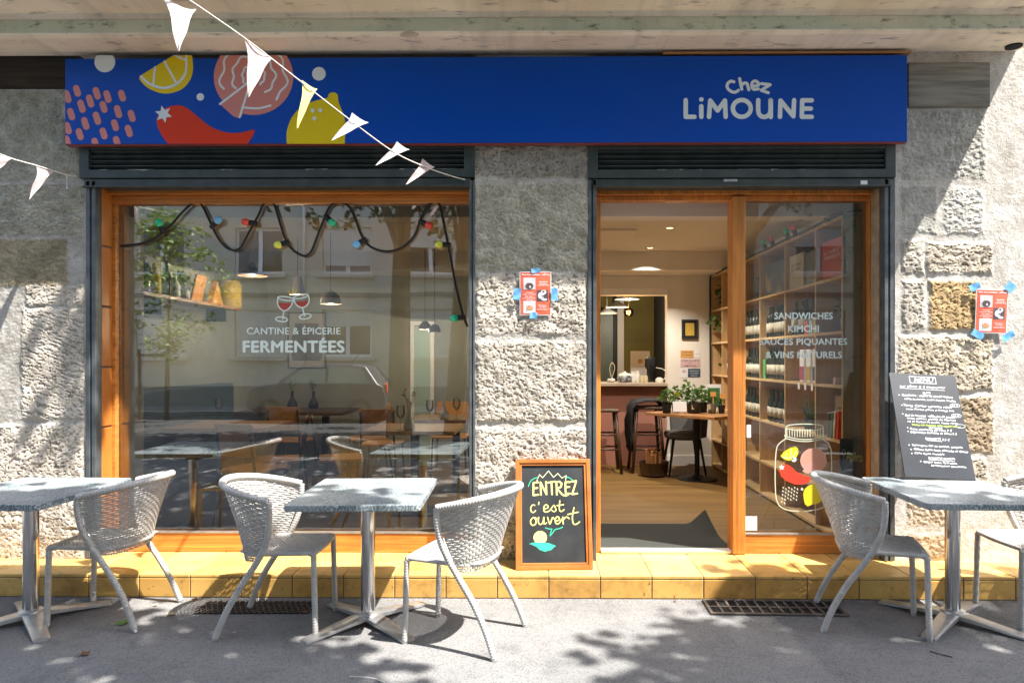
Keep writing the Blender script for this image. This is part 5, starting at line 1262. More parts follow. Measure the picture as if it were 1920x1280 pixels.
# ------------------------------------------------------------------ terrace tables
def terrace_table():
    t = thing('terrace_table', 'x', 'table', (0,0,0), 0, 'grey laminate terrace tables')
    mb = MB(); w_, d_, r_ = .35, .40, .03
    pts = []
    for cx, cy, a0 in ((w_-r_, d_-r_, 0), (-w_+r_, d_-r_, 90), (-w_+r_, -d_+r_, 180), (w_-r_, -d_+r_, 270)):
        for k in range(6): a = R(a0 + 18*k); pts.append((cx+r_*math.cos(a), cy+r_*math.sin(a), .717))
    mb.prism(pts, (0,0,.033)).build('top', K['laminate'], t, local=True, bevel=.004)
    MB().lathe([(.04,.065),(.04,.655)], (0,0,0), 28).build('column', K['steel'], t, local=True, smooth=40)
    MB().lathe([(.041,.655),(.041,.672),(.03,.676),(.0,.676)], (0,0,0), 24).build('collar', K['black'], t, local=True, smooth=40)
    mb = MB(); mb.box(-.05, -.043, -.045, .045, .65, .716).box(.043, .05, -.045, .045, .65, .716).box(-.13, .13, -.06, -.04, .703, .7165).box(-.13, .13, .04, .06, .703, .7165).obox((.075,0,.69), (.035,0,.02), (0,.012,0), (-.006,0,.008))
    mb.build('tilt_bracket', K['blackmetal'], t, local=True, bevel=.002)
    MB().lathe([(.055,.035),(.065,.045),(.062,.062),(.045,.07)], (0,0,0), 24).build('hub', K['alu'], t, local=True, smooth=50)
    for k in range(4):
        a = R(45+90*k); c_, s_ = math.cos(a), math.sin(a); V = []; F = []
        prof = [(.02,.050,.056,.030),(.10,.047,.050,.026),(.20,.043,.038,.018),(.30,.040,.025,.009),(.375,.040,.018,.003),(.395,.036,.012,.0)]
        for (l, hw, zt, zb) in prof: 
            for sgn, z_ in ((-1,zb),(1,zb),(1,zt-.004),(.8,zt),(-.8,zt),(-1,zt-.004)): V.append((l*c_-sgn*hw*s_, l*s_+sgn*hw*c_, z_))
        for i in range(len(prof)-1):
            for q_ in range(6): F.append((i*6+q_, i*6+(q_+1)%6, (i+1)*6+(q_+1)%6, (i+1)*6+q_))
        F += [(5,4,3,2,1,0), tuple((len(prof)-1)*6+q_ for q_ in range(6))]
        MB().add(V, F).build('foot', K['alu'], t, local=True, smooth=35)
    return t
tt = terrace_table()
def tplace(o, px, py, rz, label, z=.06):
    c = gnd(px, py, z); p = (c.x, c.y, 0)
    if o is None: return dup(tt, p, rz, label)
    o.location = p; o.rotation_euler = (0,0,rz); o['label'] = label; return o
tb1 = tplace(tt, 690, 1146, R(2), 'grey marbled terrace table standing between two wicker chairs')
tb2 = tplace(None, 58, 1143, R(-1.5), 'grey marbled terrace table cut by the left picture edge')
tb3 = tplace(None, 1786, 1143, R(-2.5), 'grey marbled terrace table carrying the leaning menu board')

# ------------------------------------------------------------------ menu board on the table
def board_frame(bl, br, tl):
    bl, br, tl = Vector(bl), Vector(br), Vector(tl); ux = (br-bl); w_ = ux.length; ux.normalize()
    v = tl-bl; uy = (v - ux*v.dot(ux)); h_ = uy.length; uy.normalize(); n0 = ux.cross(uy).normalized()
    if n0.y > 0: n0 = -n0
    return bl, ux, uy, n0, w_, h_
dB = 4.34; z_ = .752
br = gnd(1830, 900.5, z_); bl = at(1697, 893, br.y+.03); tl = at(1664, 688, -.045)
o_, ux, uy, nn0, bw, bh = board_frame(bl, br, tl); bh = .70
men = thing('menu_board', 'dark slate menu board with white chalk writing, leaning on a terrace table', 'menu board', (o_+ux*bw/2))
MB().obox(o_+ux*bw/2+uy*bh/2-nn0*.004, ux*bw/2, uy*bh/2, nn0*.004).build('slate', K['menuslate'], men, bevel=.001)
fb = lambda u, v, l=0: o_ + ux*u + uy*v + nn0*(.0004+l)
def mline(s, u0, u1, vtop, hgt, m=K['chalk'], bold=.012): text('writing', s, m, fb, nn0, u0*bw, u1*bw, bh*(1-vtop)-hgt, bh*(1-vtop), men, 0.004, shear=.25, wob=.10)
mline('MENU', .36, .66, .035, .032, bold=.0)
mb = MB(); sq = [(.30,.028),(.69,.028),(.69,.092),(.30,.092)]
mb.stroke([(u*bw, bh*(1-v)) for u, v in sq], .0015, fb, nn0, closed=True)
for (u0, u1, v) in ((.46,.58,.205),(.40,.62,.652),(.38,.75,.832),(.13,.80,.152)): mb.stroke([(u0*bw, bh*(1-v)), (u1*bw, bh*(1-v-.004))], .0011, fb, nn0)
for (u, v) in ((.10,.222),(.12,.322),(.11,.408),(.15,.54),(.15,.575),(.13,.705),(.15,.745),(.15,.782),(.26,.852)): mb.flat([fb(x, y, .0002) for x, y in ell(u*bw, bh*(1-v), .004, .004, 8)], nn0)
for (u, v) in ((.91,.30),(.90,.40),(.93,.50)): mb.stroke(ell(u*bw, bh*(1-v), .03, .012, 16), .0010, fb, nn0, closed=True)
mb.build('chalk_marks', K['chalk'], men)
for s, u0, u1, v, h_ in (('sur place & à emporter', .13,.82,.115,.017), ('PLATS', .46,.58,.178,.013), ('Kimcheese : cheese au kimchi maison', .14,.90,.205,.017), ('salade du marché, herbes fraiches, lentilles', .17,.93,.245,.014),
        ('9.5 €', .86,.96,.29,.014), ('Tarte Caviar carotte rôtie', .14,.86,.308,.017), ('pesto d\'herbes, graines et fromage frais', .17,.88,.345,.013), ('10 €', .85,.95,.39,.014), ('Bol du marché : effiloché de poulet', .14,.88,.405,.016), ('sauce maison, pickles de légumes', .16,.88,.435,.014), ('riz et herbes du jardin, sauce verte', .16,.90,.465,.014),
        ('ENTRÉES', .46,.66,.522,.012), ('Rosti moutarde de miso 7 €', .18,.80,.538,.015), ('Dégustation de pickles de saison 8 €', .18,.86,.566,.015), ('DESSERTS 3.5 €', .38,.74,.625,.015),
        ('Yaourt grec, tian de tomates, compote', .17,.90,.69,.015), ('Gâteau façon tatin, chocolat et épices', .19,.97,.728,.015), ('Cake façon crumble', .19,.62,.766,.013), ('BOISSONS MAISON', .38,.76,.805,.014), ('Ginger beer, hydrolats,', .30,.78,.842,.014), ('fermentations spontanées', .40,.90,.872,.013)):
    mline(s, u0, u1, v, h_)
mline('toutes nos assiettes sont végétariennes', .22, .93, .495, .014, K['chalk_lime'])

# ------------------------------------------------------------------ framed chalkboard by the pillar
bl = gnd(967, 1068, ST+.001); br = gnd(1112, 1066.5, ST+.001); tl = at(964, 861, -.045)
o_, ux, uy, nn0, bw, bh = board_frame(bl, br, tl)
ch = thing('chalkboard_sign', 'framed black chalkboard with yellow chalk greeting leaning on the stone pillar', 'chalkboard', (o_+ux*bw/2))
fw = .042
def bar(u0, u1, v0, v1, d0, d1, name, m, p, bev=.004): 
    c = o_ + ux*(u0+u1)/2 + uy*(v0+v1)/2 + nn0*(d0+d1)/2
    return MB().obox(c, ux*(u1-u0)/2, uy*(v1-v0)/2, nn0*(d1-d0)/2).build(name, m, p, bevel=bev)
mb = MB()
for (u0, u1, v0, v1, d1) in ((0,fw*.62,0,bh,.012),(bw-fw*.62,bw,0,bh,.012),(fw*.62,bw-fw*.62,0,fw*.62,.012),(fw*.62,bw-fw*.62,bh-fw*.62,bh,.012)):
    mb.obox(o_+ux*(u0+u1)/2+uy*(v0+v1)/2+nn0*(d1-.022)/2, ux*(u1-u0)/2, uy*(v1-v0)/2, nn0*(d1+.022)/2)
a_ = fw*.62; b_ = fw
for (u0, u1, v0, v1) in ((a_,b_,a_,bh-a_),(bw-b_,bw-a_,a_,bh-a_),(b_,bw-b_,a_,b_),(b_,bw-b_,bh-b_,bh-a_)):
    mb.obox(o_+ux*(u0+u1)/2+uy*(v0+v1)/2+nn0*(-.008), ux*(u1-u0)/2, uy*(v1-v0)/2, nn0*(.013))
mb.build('frame', K['boardframe'], ch, bevel=.003)
bar(b_, bw-b_, b_, bh-b_, -.02, -.006, 'slate', K['slate'], ch, 0)
U = lambda x: b_ + (x-958)/(1298-958)*(bw-2*b_); W = lambda y: b_ + (640-y)/(640-124)*(bh-2*b_)
fb2 = lambda x, y, l=0: o_ + ux*U(x) + uy*W(y) + nn0*(-.0056+l)
mb = MB()
def sk(pts, r=4.2, mi=0, sm=0, cl=False): mb.stroke(pts, r, fb2, nn0, mi, sm, cl, eps=3e-5)
def sk2(pts, r, mi, sm=0): mb.stroke(pts, r, fb2, nn0, mi, sm)
for p_ in ([(1047,214),(1022,216),(1020,284),(1048,281)], [(1021,247),(1043,245)], [(1062,282),(1060,214),(1092,280),(1090,212)], [(1100,216),(1140,210)], [(1120,214),(1122,280)], [(1148,282),(1147,214),(1163,210),(1176,222),(1172,240),(1150,248),(1178,282),(1195,288),(1210,282)], [(1222,214),(1196,214),(1196,268)], [(1196,242),(1218,240)],[(1196,276),(1222,276)], [(1226,212),(1256,208),(1232,280),(1260,276)]): sk(p_, 4.4)
for p_ in ([(1028,338),(1016,336),(1006,350),(1008,370),(1020,376),(1032,366)], [(1050,322),(1048,334)], [(1076,358),(1098,352),(1098,340),(1086,336),(1076,350),(1078,370),(1092,374),(1108,366),(1124,346),(1132,338),(1138,350),(1142,366),(1130,372),(1120,366)], [(1164,314),(1160,350),(1164,370),(1176,370),(1186,362)], [(1148,340),(1184,336)]): sk(p_, 2.9, 0, 3)
for p_ in ([(1022,402),(1008,412),(1004,430),(1014,444),(1030,438),(1034,418),(1024,403),(1046,412)], [(1048,402),(1046,428),(1056,440),(1070,430),(1076,402),(1076,436),(1090,432)], [(1096,402),(1108,438),(1122,404),(1132,412)], [(1138,424),(1158,416),(1156,402),(1144,402),(1136,420),(1144,438),(1160,432),(1172,412)], [(1178,402),(1180,438)], [(1180,418),(1190,405),(1202,402),(1212,410)], [(1240,352),(1230,400),(1234,436),(1250,440),(1268,428)], [(1206,388),(1262,376)]): sk(p_, 3.1, 0, 3)
for p_ in ([(1040,205),(1056,172),(1072,190),(1105,152),(1132,188),(1156,166),(1178,192),(1202,178),(1198,204)], [(1042,208),(1046,190)]): sk2(p_, 1.8, 3)
sk2([(994,236),(1004,212),(1020,196),(1042,188)], 2.2, 1, 3); sk2([(1204,186),(1222,192),(1236,204)], 2.2, 1, 3)
for p_ in ([(1084,458),(1104,464),(1118,464)], [(1118,464),(1108,500),(1136,466)], [(1136,466),(1160,462),(1176,454)]): sk2(p_, 2.4, 1, 2)
mb.flat([fb2(x, y, .0002) for x, y in ell(1055, 508, 36, 34, 24)], nn0, 0)
mb.flat([fb2(x, y, .0004) for x, y in [(996,540),(1020,534),(1062,532),(1100,538),(1138,552),(1112,574),(1078,582),(1050,572),(1034,556)]], nn0, 1)
sk2([(1000,541),(1040,546),(1080,552),(1130,552)], 1.6, 3, 3)
mb.build('chalk_drawing', [K['chalk_yellow'], K['chalk_green'], K['chalk'], mat('chalk_pale', (.66,.70,.42), rough=.8)], ch)

# ------------------------------------------------------------------ red posters with blue tape
def poster(px0, px1, py0, py1, tilt, label, tapes, Y=-.022, skew=0):
    c = at((px0+px1)/2, (py0+py1)/2, Y); w_, h_ = .212, .293
    t = thing('event_poster', label, 'poster', c, 0, 'red event posters taped to the stone')
    rot = Matrix.Rotation(tilt, 3, 'Y')
    ff = lambda u, v, l=0: c + rot @ Vector(((u-.5)*w_, -l, (.5-v)*h_))   # u, v in 0..1 from the top left
    # the sheet: gently curled
    V = []; F = []; nx_, ny_ = 10, 14
    cur = lambda u, v: .004*math.sin(u*math.pi) + .003*math.sin(v*3.1+1)
    fc = lambda u, v, l=0: ff(u, v, l + cur(u, v))
    for j in range(ny_+1):
        for i in range(nx_+1): V.append(fc(i/nx_, j/ny_))
    for j in range(ny_):
        for i in range(nx_): k = j*(nx_+1)+i; F.append((k, k+nx_+1, k+nx_+2, k+1))
    MB().add(V, F).build('sheet', K['paper'], t, smooth=True)
    def patch(u0, u1, v0, v1, mi, l, mbx, n=8):
        for j in range(n):
            for i in range(n):
                a0, a1 = u0+(u1-u0)*i/n, u0+(u1-u0)*(i+1)/n; b0, b1 = v0+(v1-v0)*j/n, v0+(v1-v0)*(j+1)/n
                mbx.flat([fc(a0,b0,l), fc(a1,b0,l), fc(a1,b1,l), fc(a0,b1,l)], (0,-1,0), mi)
    mb = MB(); patch(.025, .975, .02, .98, 0, .0008, mb)
    for u0, u1, v0, v1, mi in ((.12,.50,.14,.41,1), (.54,.90,.42,.68,2), (.12,.50,.67,.95,3)): patch(u0, u1, v0, v1, mi, .0016, mb, 4)
    E = lambda cx, cy, rx, ry, mi, l, a0=0, a1=2*math.pi, n=20: mb.flat([fc(x, y, l) for x, y in ell(cx, cy, rx, ry, n, 0, a0, a1)], (0,-1,0), mi)
    E(.31,.33,.125,.072,4,.0024); E(.33,.35,.03,.03,1,.0028); E(.31,.21,.06,.05,3,.0024)
    E(.68,.55,.10,.075,3,.0024); E(.76,.47,.085,.05,3,.0024); E(.75,.46,.04,.025,2,.0028); E(.76,.56,.07,.02,2,.0028); E(.78,.64,.09,.03,1,.0026)
    E(.31,.80,.11,.03,5,.0024); E(.33,.835,.12,.025,5,.0026); E(.32,.855,.10,.018,6,.0028); E(.22,.90,.02,.012,7,.0028); E(.43,.73,.018,.012,7,.0028)
    mb.build('print', [K['poster_red'], K['printgrey'], K['printdark'], K['paper'], mat('printbrown', (.09,.06,.06), rough=.6), K['printfood'], K['orangecard'], K['tape']], t)
    for s, u0, u1, vb, vc in (('Fête de la musique', .07,.63,.085,.055), ('chez', .77,.84,.055,.035), ('LIMOUNE', .70,.94,.088,.062), ('Sandwich', .62,.88,.245,.222), ('kimchi maison', .63,.87,.285,.262), ('et pickles frais', .58,.93,.322,.30),
              ('Concert', .20,.43,.488,.466), ('à partir de 18 heures', .11,.50,.528,.508), ('Sur place', .18,.44,.578,.556), ('et à emporter midi', .12,.49,.618,.598), ('et soir', .22,.42,.655,.635), ('Tartines', .58,.84,.782,.76), ('de saison', .62,.84,.822,.80), ('Entrée libre !', .56,.90,.875,.852)):
        text('lettering', s, K['paper'], lambda u, v, l: fc(u, -v, .003), n_, u0, u1, -vb, -vc, t, .035)
    for (u, v, a, w2, h2) in tapes:
        mb = MB(); c_, s_ = math.cos(a), math.sin(a); V = []; F = []
        for j in range(4):
            for i in range(5):
                x, y = (i/4-.5)*w2 + (.002*((j*7+i*3) % 3) if i in (0, 4) else 0), (j/3-.5)*h2
                V.append(c + rot @ Vector(((u-.5)*w_ + x*c_ - y*s_, -.010-.003*math.sin(i*1.7+j), (.5-v)*h_ + x*s_ + y*c_)))
        for j in range(3):
            for i in range(4): k = j*5+i; F.append((k, k+1, k+6, k+5))
        mb.add(V, F).build('tape', K['tape'], t, smooth=True)
    return t
poster(972, 1036, 506.5, 594, 0, 'red event poster held by blue tape on the sunlit stone pillar', [(.5,-.02,.1,.058,.030),(.43,1.0,-.1,.05,.042),(-.08,.52,1.45,.075,.05),(1.10,.53,1.6,.085,.042)])
poster(1826.5, 1891.5, 540, 627, R(1.5), 'red event poster taped beside the ochre stone', [(-.08,-.04,.5,.07,.045),(1.03,-.06,-.7,.06,.062),(.05,1.03,-.5,.08,.045),(1.0,1.06,.6,.085,.045)])

# ------------------------------------------------------------------ bunting
def bunting(label, pts, flags, anchor_tail):
    t = thing('bunting', label, 'bunting', pts[-1])
    C_ = catmull(pts, 10)
    MB().tube(C_, .0035, 6).build('string', K['string'], t, smooth=True)
    for (a, b, tip, m) in flags:
        a, b, tip = Vector(a), Vector(b), Vector(tip); V = []; F = []; n = 8
        for j in range(n+1):
            q_ = j/n
            for i in range(n+1):
                p = i/n; L_ = a.lerp(tip, q_); R_ = b.lerp(tip, q_)
                w_ = L_.lerp(R_, p); L0 = (b-a).length
                V.append(w_ + Vector((.006*math.sin(q_*5+p*3), (.024*math.sin(p*math.pi*1.1+q_*2.3)*(1-q_) + .010*math.sin(q_*8+p*4))*min(L0/.16, 1), -.006*math.sin(p*math.pi)*(1-q_))))
        for j in range(n):
            for i in range(n): k = j*(n+1)+i; F.append((k, k+1, k+n+2, k+n+1))
        MB().add(V, F).build('pennant', m, t, smooth=True)
    return t
# main string: from the tree side down to the pillar end of the shutter box; depth grows along it
def yd(px): 
    k = (862-px)/(862-350); return -.05 - 1.15*k
Bp = lambda px, py: at(px, py, yd(px))
spts = [at(120, -175, -2.0), at(240, -75, -1.6), Bp(350,-3), Bp(460,73), Bp(556,147), Bp(652,222), Bp(738,285), Bp(800,314), Bp(846,330), at(872,337,-.036)]
bunting('white triangle bunting strung down across the blue sign', spts, [
    (Bp(305,-6), Bp(371,20), Bp(335,97), K['cloth']), (Bp(458,72), Bp(512,112), Bp(466,183), K['cloth_pink']), (Bp(566,150), Bp(596,168), Bp(557,241), K['cloth_yellow']),
    (Bp(660,211), Bp(692,231), Bp(622,264), K['cloth']), (Bp(744,265), Bp(768,281), Bp(705,310), K['cloth']), (Bp(792,297), Bp(816,314), Bp(762,346), K['cloth_pink'])], None)
yd2 = lambda px: -.04 - .45*(140-px)/140
Cp = lambda px, py: at(px, py, yd2(px))
bunting('short white bunting tied to the left end of the shutter box', [at(-160,215,-1.0), Cp(0,289), Cp(70,311), Cp(125,328), at(142,331,-.03)], [(Cp(-12,286), Cp(30,297), Cp(-14,326), K['cloth_pink']), (Cp(68,311), Cp(103,323), Cp(55,374), K['cloth_pink']), (Cp(122,328), Cp(127,330), Cp(126,355), K['cloth'])], None)

# ------------------------------------------------------------------ gratings, leaves and litter on the pavement
def grating(label, c, w_, d_, rot, cols, rows, name='drain_grate'):
    t = thing(name, label, 'grate', c, rot)
    MB().box(-w_/2+.01, w_/2-.01, -d_/2+.01, d_/2-.01, .002, .004).build('pit', K['void'], t, local=True)  # flat black plate, its colour stands in for the unlit drain
    mb = MB(); z0, z1 = .0045, .014; fr = .018
    mb.box(-w_/2, w_/2, -d_/2, -d_/2+fr, z0, z1).box(-w_/2, w_/2, d_/2-fr, d_/2, z0, z1)
    mb.box(-w_/2, -w_/2+fr, -d_/2+fr, d_/2-fr, z0, z1).box(w_/2-fr, w_/2, -d_/2+fr, d_/2-fr, z0, z1)
    for i in range(1, cols): x = -w_/2+fr + (w_-2*fr)*i/cols; mb.box(x-.007, x+.007, -d_/2+fr, d_/2-fr, z0, z1-.001)
    for j in range(1, rows): y = -d_/2+fr + (d_-2*fr)*j/rows; mb.box(-w_/2+fr, w_/2-fr, y-.007, y+.007, z0, z1-.002)
    mb.build('bars', K['iron'], t, local=True, bevel=.002); return t
a, b = gnd(1325, 1124), gnd(1585, 1158)
grating('rusty iron drain grate with slots beside the yellow step', ((a.x+b.x)/2, (a.y+b.y)/2, 0), .80, .24, R(-1.5), 13, 2)
a, b = gnd(385, 1127), gnd(585, 1152)
mesh_ = thing('air_vent', 'dark expanded metal air vent under the terrace chair', 'grate', ((a.x+b.x)/2, (a.y+b.y)/2, 0), R(1))
MB().box(-.34, .34, -.10, .10, .002, .004).build('pit', K['void'], mesh_, local=True)  # flat plate painted black as the dark below the mesh
mb = MB()
for i in range(-20, 21):
    for s_ in (-1, 1):
        x = i*.034; p0 = Vector((x-.05*s_, -.10, .008)); p1 = Vector((x+.05*s_, .10, .008))
        def cl_(p, q):
            out = []
            for (u, v) in ((p, q), (q, p)):
                if abs(u.x) > .34: k = (math.copysign(.34, u.x)-u.x)/(v.x-u.x); u = u + (v-u)*k
                out.append(u)
            return out
        if max(p0.x, p1.x) < -.34 or min(p0.x, p1.x) > .34: continue
        p0, p1 = cl_(p0, p1); 
        if (p1-p0).length > .01: mb.tube([p0, p1], .0035, 5)
mb.build('mesh', K['iron'], mesh_, local=True)
def leaf(px, py, m, label, s, rz, name='fallen_leaf', cat='leaf'):
    c = gnd(px, py, .004); ang = [(0,1),(25,.55),(50,.95),(75,.4),(105,.75),(140,.35),(180,.12),(220,.35),(255,.75),(285,.4),(310,.95),(335,.55)]
    V = [(0,0,.012*s/.05)] + [(s*r_*math.sin(R(a_)), s*r_*math.cos(R(a_)), .004+random.uniform(0,.13)*s) for a_, r_ in ang]
    F = [(0, 1+(i+1) % 12, 1+i) for i in range(12)]
    o = MB().add(V, F).build(name, m, local=True); o.location = c; o.rotation_euler = (0,0,rz); tag(o, label, cat)
leaf(232, 1169, K['greenleaf'], 'green fallen plane leaf between the chair legs', .055, 1.2)
leaf(203, 1171, K['greenleaf'], 'tiny dark green leaf beside the green plane leaf', .018, 1)
leaf(320, 1152, K['paleleaf'], 'pale dry leaf before the yellow step', .04, .4)
leaf(163, 1225, K['dryleaf'], 'curled brown leaf on the open pavement', .045, 2)
leaf(365, 1124, K['dryleaf'], 'brown leaf against the step by the air vent', .03, 0)
leaf(293, 1134, K['paleleaf'], 'small cream scrap of leaf behind the chair leg', .025, 2)
leaf(572, 1148, K['dryleaf'], 'brown leaf lying on the metal air vent', .03, 1)
leaf(1267, 1127, K['dryleaf'], 'tiny brown leaf at the step below the doorway', .02, .5)
leaf(1352, 1122, K['dryleaf'], 'brown leaf at the end of the iron drain grate', .022, 2.5)
leaf(1815, 1130, K['dryleaf'], 'brown leaf against the step under the cut chair', .035, 1.5)
leaf(440, 1186, K['paleleaf'], 'tiny white petal in the shade under the chair', .014, 1.5)
leaf(1880, 1078, K['paleleaf'], 'pale dry leaf on the yellow step by the cut chair', .03, .7)
tag(MB().tube(catmull([gnd(655,1267,.004), gnd(672,1268,.006), gnd(690,1269,.01), gnd(705,1272,.008), gnd(722,1279,.004)], 4), .002, 5).build('wire', K['string']), 'thin pale twig or wire lying at the bottom pavement edge', 'wire')
tag(MB().tube([gnd(1744,1220,.004), gnd(1786,1231,.006)], .003, 5).build('twig', K['darkwood']), 'short dark twig on the shaded pavement', 'twig')
# ------------------------------------------------------------------ street side: trees, houses opposite, parked car (seen in the glass, and casting the dapple)
def sunshift(x, y, h): return Vector((x - SUN.x/SUN.z*0 + .5*h, y - .28*h, h))
def shade_density(x, y):
    """shapes the unseen crowns: leaf cover by where its shadow should fall on the ground"""
    n = float(perlin(np.array([x*1.25+31]), np.array([y*1.6+7]))[0]) + .5*float(perlin(np.array([x*3.1+3]), np.array([y*3.6+5]))[0])
    if y > .62: return 0
    if x < -.8:                                   # before the big window
        if x > -1.25 and y > -1.1: return 0
        if y > .0: return .10 if x < -3.4 and n > 0 else 0
        if y > -.5: return .40 if n > .15 else 0
        if y > -.7: return .7 if n > -.05 else .05
        return 1 if n > (-.24 if y > -.9 else -.32) else .15
    if x < .5: return 0 if y > -1.75 else .3
    if x < 1.35:
        if y > -.80 - .9*max(0, .75-x): return 0
        return .95 if n > -.2 else .1
    if y > -.12: return 0
    if y > -.75: return .7 if n > .02 else 0
    return 1 if n > -.22 else .12
def leafpoly(mb, p, s, mi=0):
    a = Vector((random.gauss(0,1), random.gauss(0,1), random.gauss(0,.45)-.15)).normalized()
    u = Vector((random.gauss(0,.45), random.gauss(0,.45), 1)); b = a.cross(u).normalized(); n0 = b.cross(a)*.12
    mb.add([p, p+(a*.25+b*.42+n0)*s, p+(a*.62+b*.28)*s, p+(a*1.0-n0)*s, p+(a*.62-b*.28)*s, p+(a*.25-b*.42+n0)*s], [(0,1,2,3),(0,3,4,5)], mi)
clumps = []
def grow(x0, x1, y0, y1, st_):
    x = x0
    while x < x1:
        y = y0
        while y < y1:
            gx_, gy_ = x + random.uniform(-.5,.5)*st_, y + random.uniform(-.5,.5)*st_
            if random.random() < shade_density(gx_, gy_):
                h = random.uniform(5.2, 7.4)
                if gy_ - .28*h > -1.2: h += 1.5
                clumps.append((sunshift(gx_, gy_, h), gx_))
            y += st_
        x += st_
grow(-5.5, 4.2, -2.0, .62, .185)
grow(-6.5, 6, -4.8, -2.0, .30)
far0 = len(clumps)
grow(-9, 6, -9.5, -4.8, .52)  # more unseen canopy, added to shade the street mirrored in the glass
FAR = {id(c) for c, x in clumps[far0:]}
trees = [('plane tree with thick pale trunk on the kerb, seen in the window', Vector((-2.7, -8.4, 0)), .22, .12), ('plane tree with leaning trunk beside the first, seen in the window', Vector((-1.75, -9.6, 0)), .20, .2), ('plane tree on the kerb opposite the doorway', Vector((3.6, -7.6, 0)), .30, .1)]
bins = [[], [], []]
for c, x in clumps:
    bins[0 if x < -2.4 else (1 if x < -.2 else 2)].append(c)
for (lab, base, r0, lean), cs in zip(trees, bins):
    t = thing('plane_tree', lab, 'tree', base, 0, 'plane trees along the kerb')
    fork = base + Vector((lean, .35, 3.4)); top = base + Vector((lean*1.5, .8, 7.5))
    MB().tube(catmull([base+Vector((0,0,-.1)), base+Vector((lean*.2,.05,.8)), base+Vector((lean*.6,.2,2.1)), fork, (fork+top)/2+Vector((.1,0,0)), top], 6), [r0*(1.25-.028*i) if i < 18 else r0*max(.2, .75-.04*(i-18)) for i in range(31)], 14).build('trunk', K['bark'], t, smooth=True)
    mb = MB(); ml = MB()
    # extra foliage round the tree itself, above what the picture's sun reaches
    for k in range(150):
        a_ = random.uniform(0, 6.28); rr = random.uniform(.4, 3.2); c = Vector((base.x+lean+rr*math.cos(a_), base.y-.8+rr*math.sin(a_)*.7, random.uniform(4.6, 8.5)))
        gx = c.x-.5*c.z; gy = c.y+.28*c.z
        if gy < -2.4: cs.append(c)
    hubs = []
    for k in range(11):
        q_ = random.choice(cs) if cs else top; e = q_ + Vector((0,0,.25)); m_ = fork.lerp(e, .5) + Vector((0,0,.7))
        pp = catmull([fork+Vector((0,0,random.uniform(0,2.2))), m_, e], 7); mb.tube(pp, [max(.012, r0*.32*(1-i/len(pp))) for i in range(len(pp))], 7)
    mb.build('limbs', K['bark'], t, smooth=True)
    for c in cs:
        if id(c) in FAR:
            for k in range(30): leafpoly(ml, c + Vector((random.gauss(0,.24), random.gauss(0,.24), random.gauss(0,.2))), random.uniform(.14, .24))
            continue
        for k in range(26): leafpoly(ml, c + Vector((random.gauss(0,.12), random.gauss(0,.12), random.gauss(0,.14))), random.uniform(.10, .18))
    ml.build('crown', K['treeleaf'], t)
yt = thing('young_tree', 'slim staked young tree across the street, mirrored in the window', 'tree', (-9.6, -12.6, -.0))
MB().tube([(-9.6,-12.6,-.1), (-9.58,-12.6,1.6), (-9.5,-12.6,4.5)], [.06,.05,.02], 9).build('trunk', K['bark'], yt, smooth=True)
MB().tube([(-10.3,-12.6,-.1), (-10.3,-12.6,1.75)], .04, 8).box(-10.35,-9.55,-12.64,-12.56,1.55,1.63).build('stake', K['bark'], yt)
ml = MB()
for k in range(60):
    z = random.uniform(1.7, 5.4); w_ = 1.25*math.sin((z-1.3)/4.4*math.pi)**.7; c = Vector((-9.6+random.gauss(0,.5)*w_, -12.6+random.gauss(0,.5)*w_, z))
    for q_ in range(26): leafpoly(ml, c+Vector((random.gauss(0,.17), random.gauss(0,.17), random.gauss(0,.14))), random.uniform(.10,.17))
ml.build('crown', mat('youngleaf', (.13,.22,.04), (.20,.30,.07), 3, .5, trans=.3), yt)

# building opposite
op = thing('apartment_building', 'plain beige apartment building across the street, mirrored in the window', 'building', (0, -16.6, 0))
YO = -16.5
def rx(px): return (px-1005)*(22.6)/FPX    # mirrored column -> x on the opposite wall
wins = [(330,55,0),(508,55,1),(666,55,2),(816,55,3),(985,55,0),(1150,55,2),(1330,55,1),(1510,55,3),(160,55,2)]
zr = ((1.55,3.05,'g'),(4.15,5.65,'u'),(6.9,8.4,'u'))
xs = sorted(rx(p) for p, _, _ in wins); hw = .78
mb = MB(); e0 = -26
edges = [e0] + [v for x in xs for v in (x-hw, x+hw)] + [18]
for i in range(0, len(edges), 2): mb.box(edges[i], edges[i+1], YO-.4, YO, .62, 10.2)
zz = [.62] + [v for z in zr for v in (z[0], z[1])] + [10.2]
for x in xs:
    for i in range(0, len(zz), 2): mb.box(x-hw, x+hw, YO-.4, YO, zz[i], zz[i+1])
mb.build('wall', K['facadeopp'], op)
MB().box(e0, 18, YO-.4, YO+.04, -.01, .618).build('plinth', K['plinth'], op)
MB().box(e0, 18, YO-8, YO+.5, 10.202, 10.5).build('roof', K['plinth'], op)
MB().box(e0, 18, YO-8, YO-.41, 0, 10.2).build('rear_wall', K['stone_plain'], op)
MB().tube([(rx(590), YO+.06, .0), (rx(590), YO+.06, 10.1)], .05, 10).build('downpipe', K['rollshutter'], op, smooth=True)
MB().box(e0, 18, YO+.001, YO+.05, 3.45, 3.58).build('string_course', K['plinth'], op)
kinds = {p: k for p, _, k in wins}
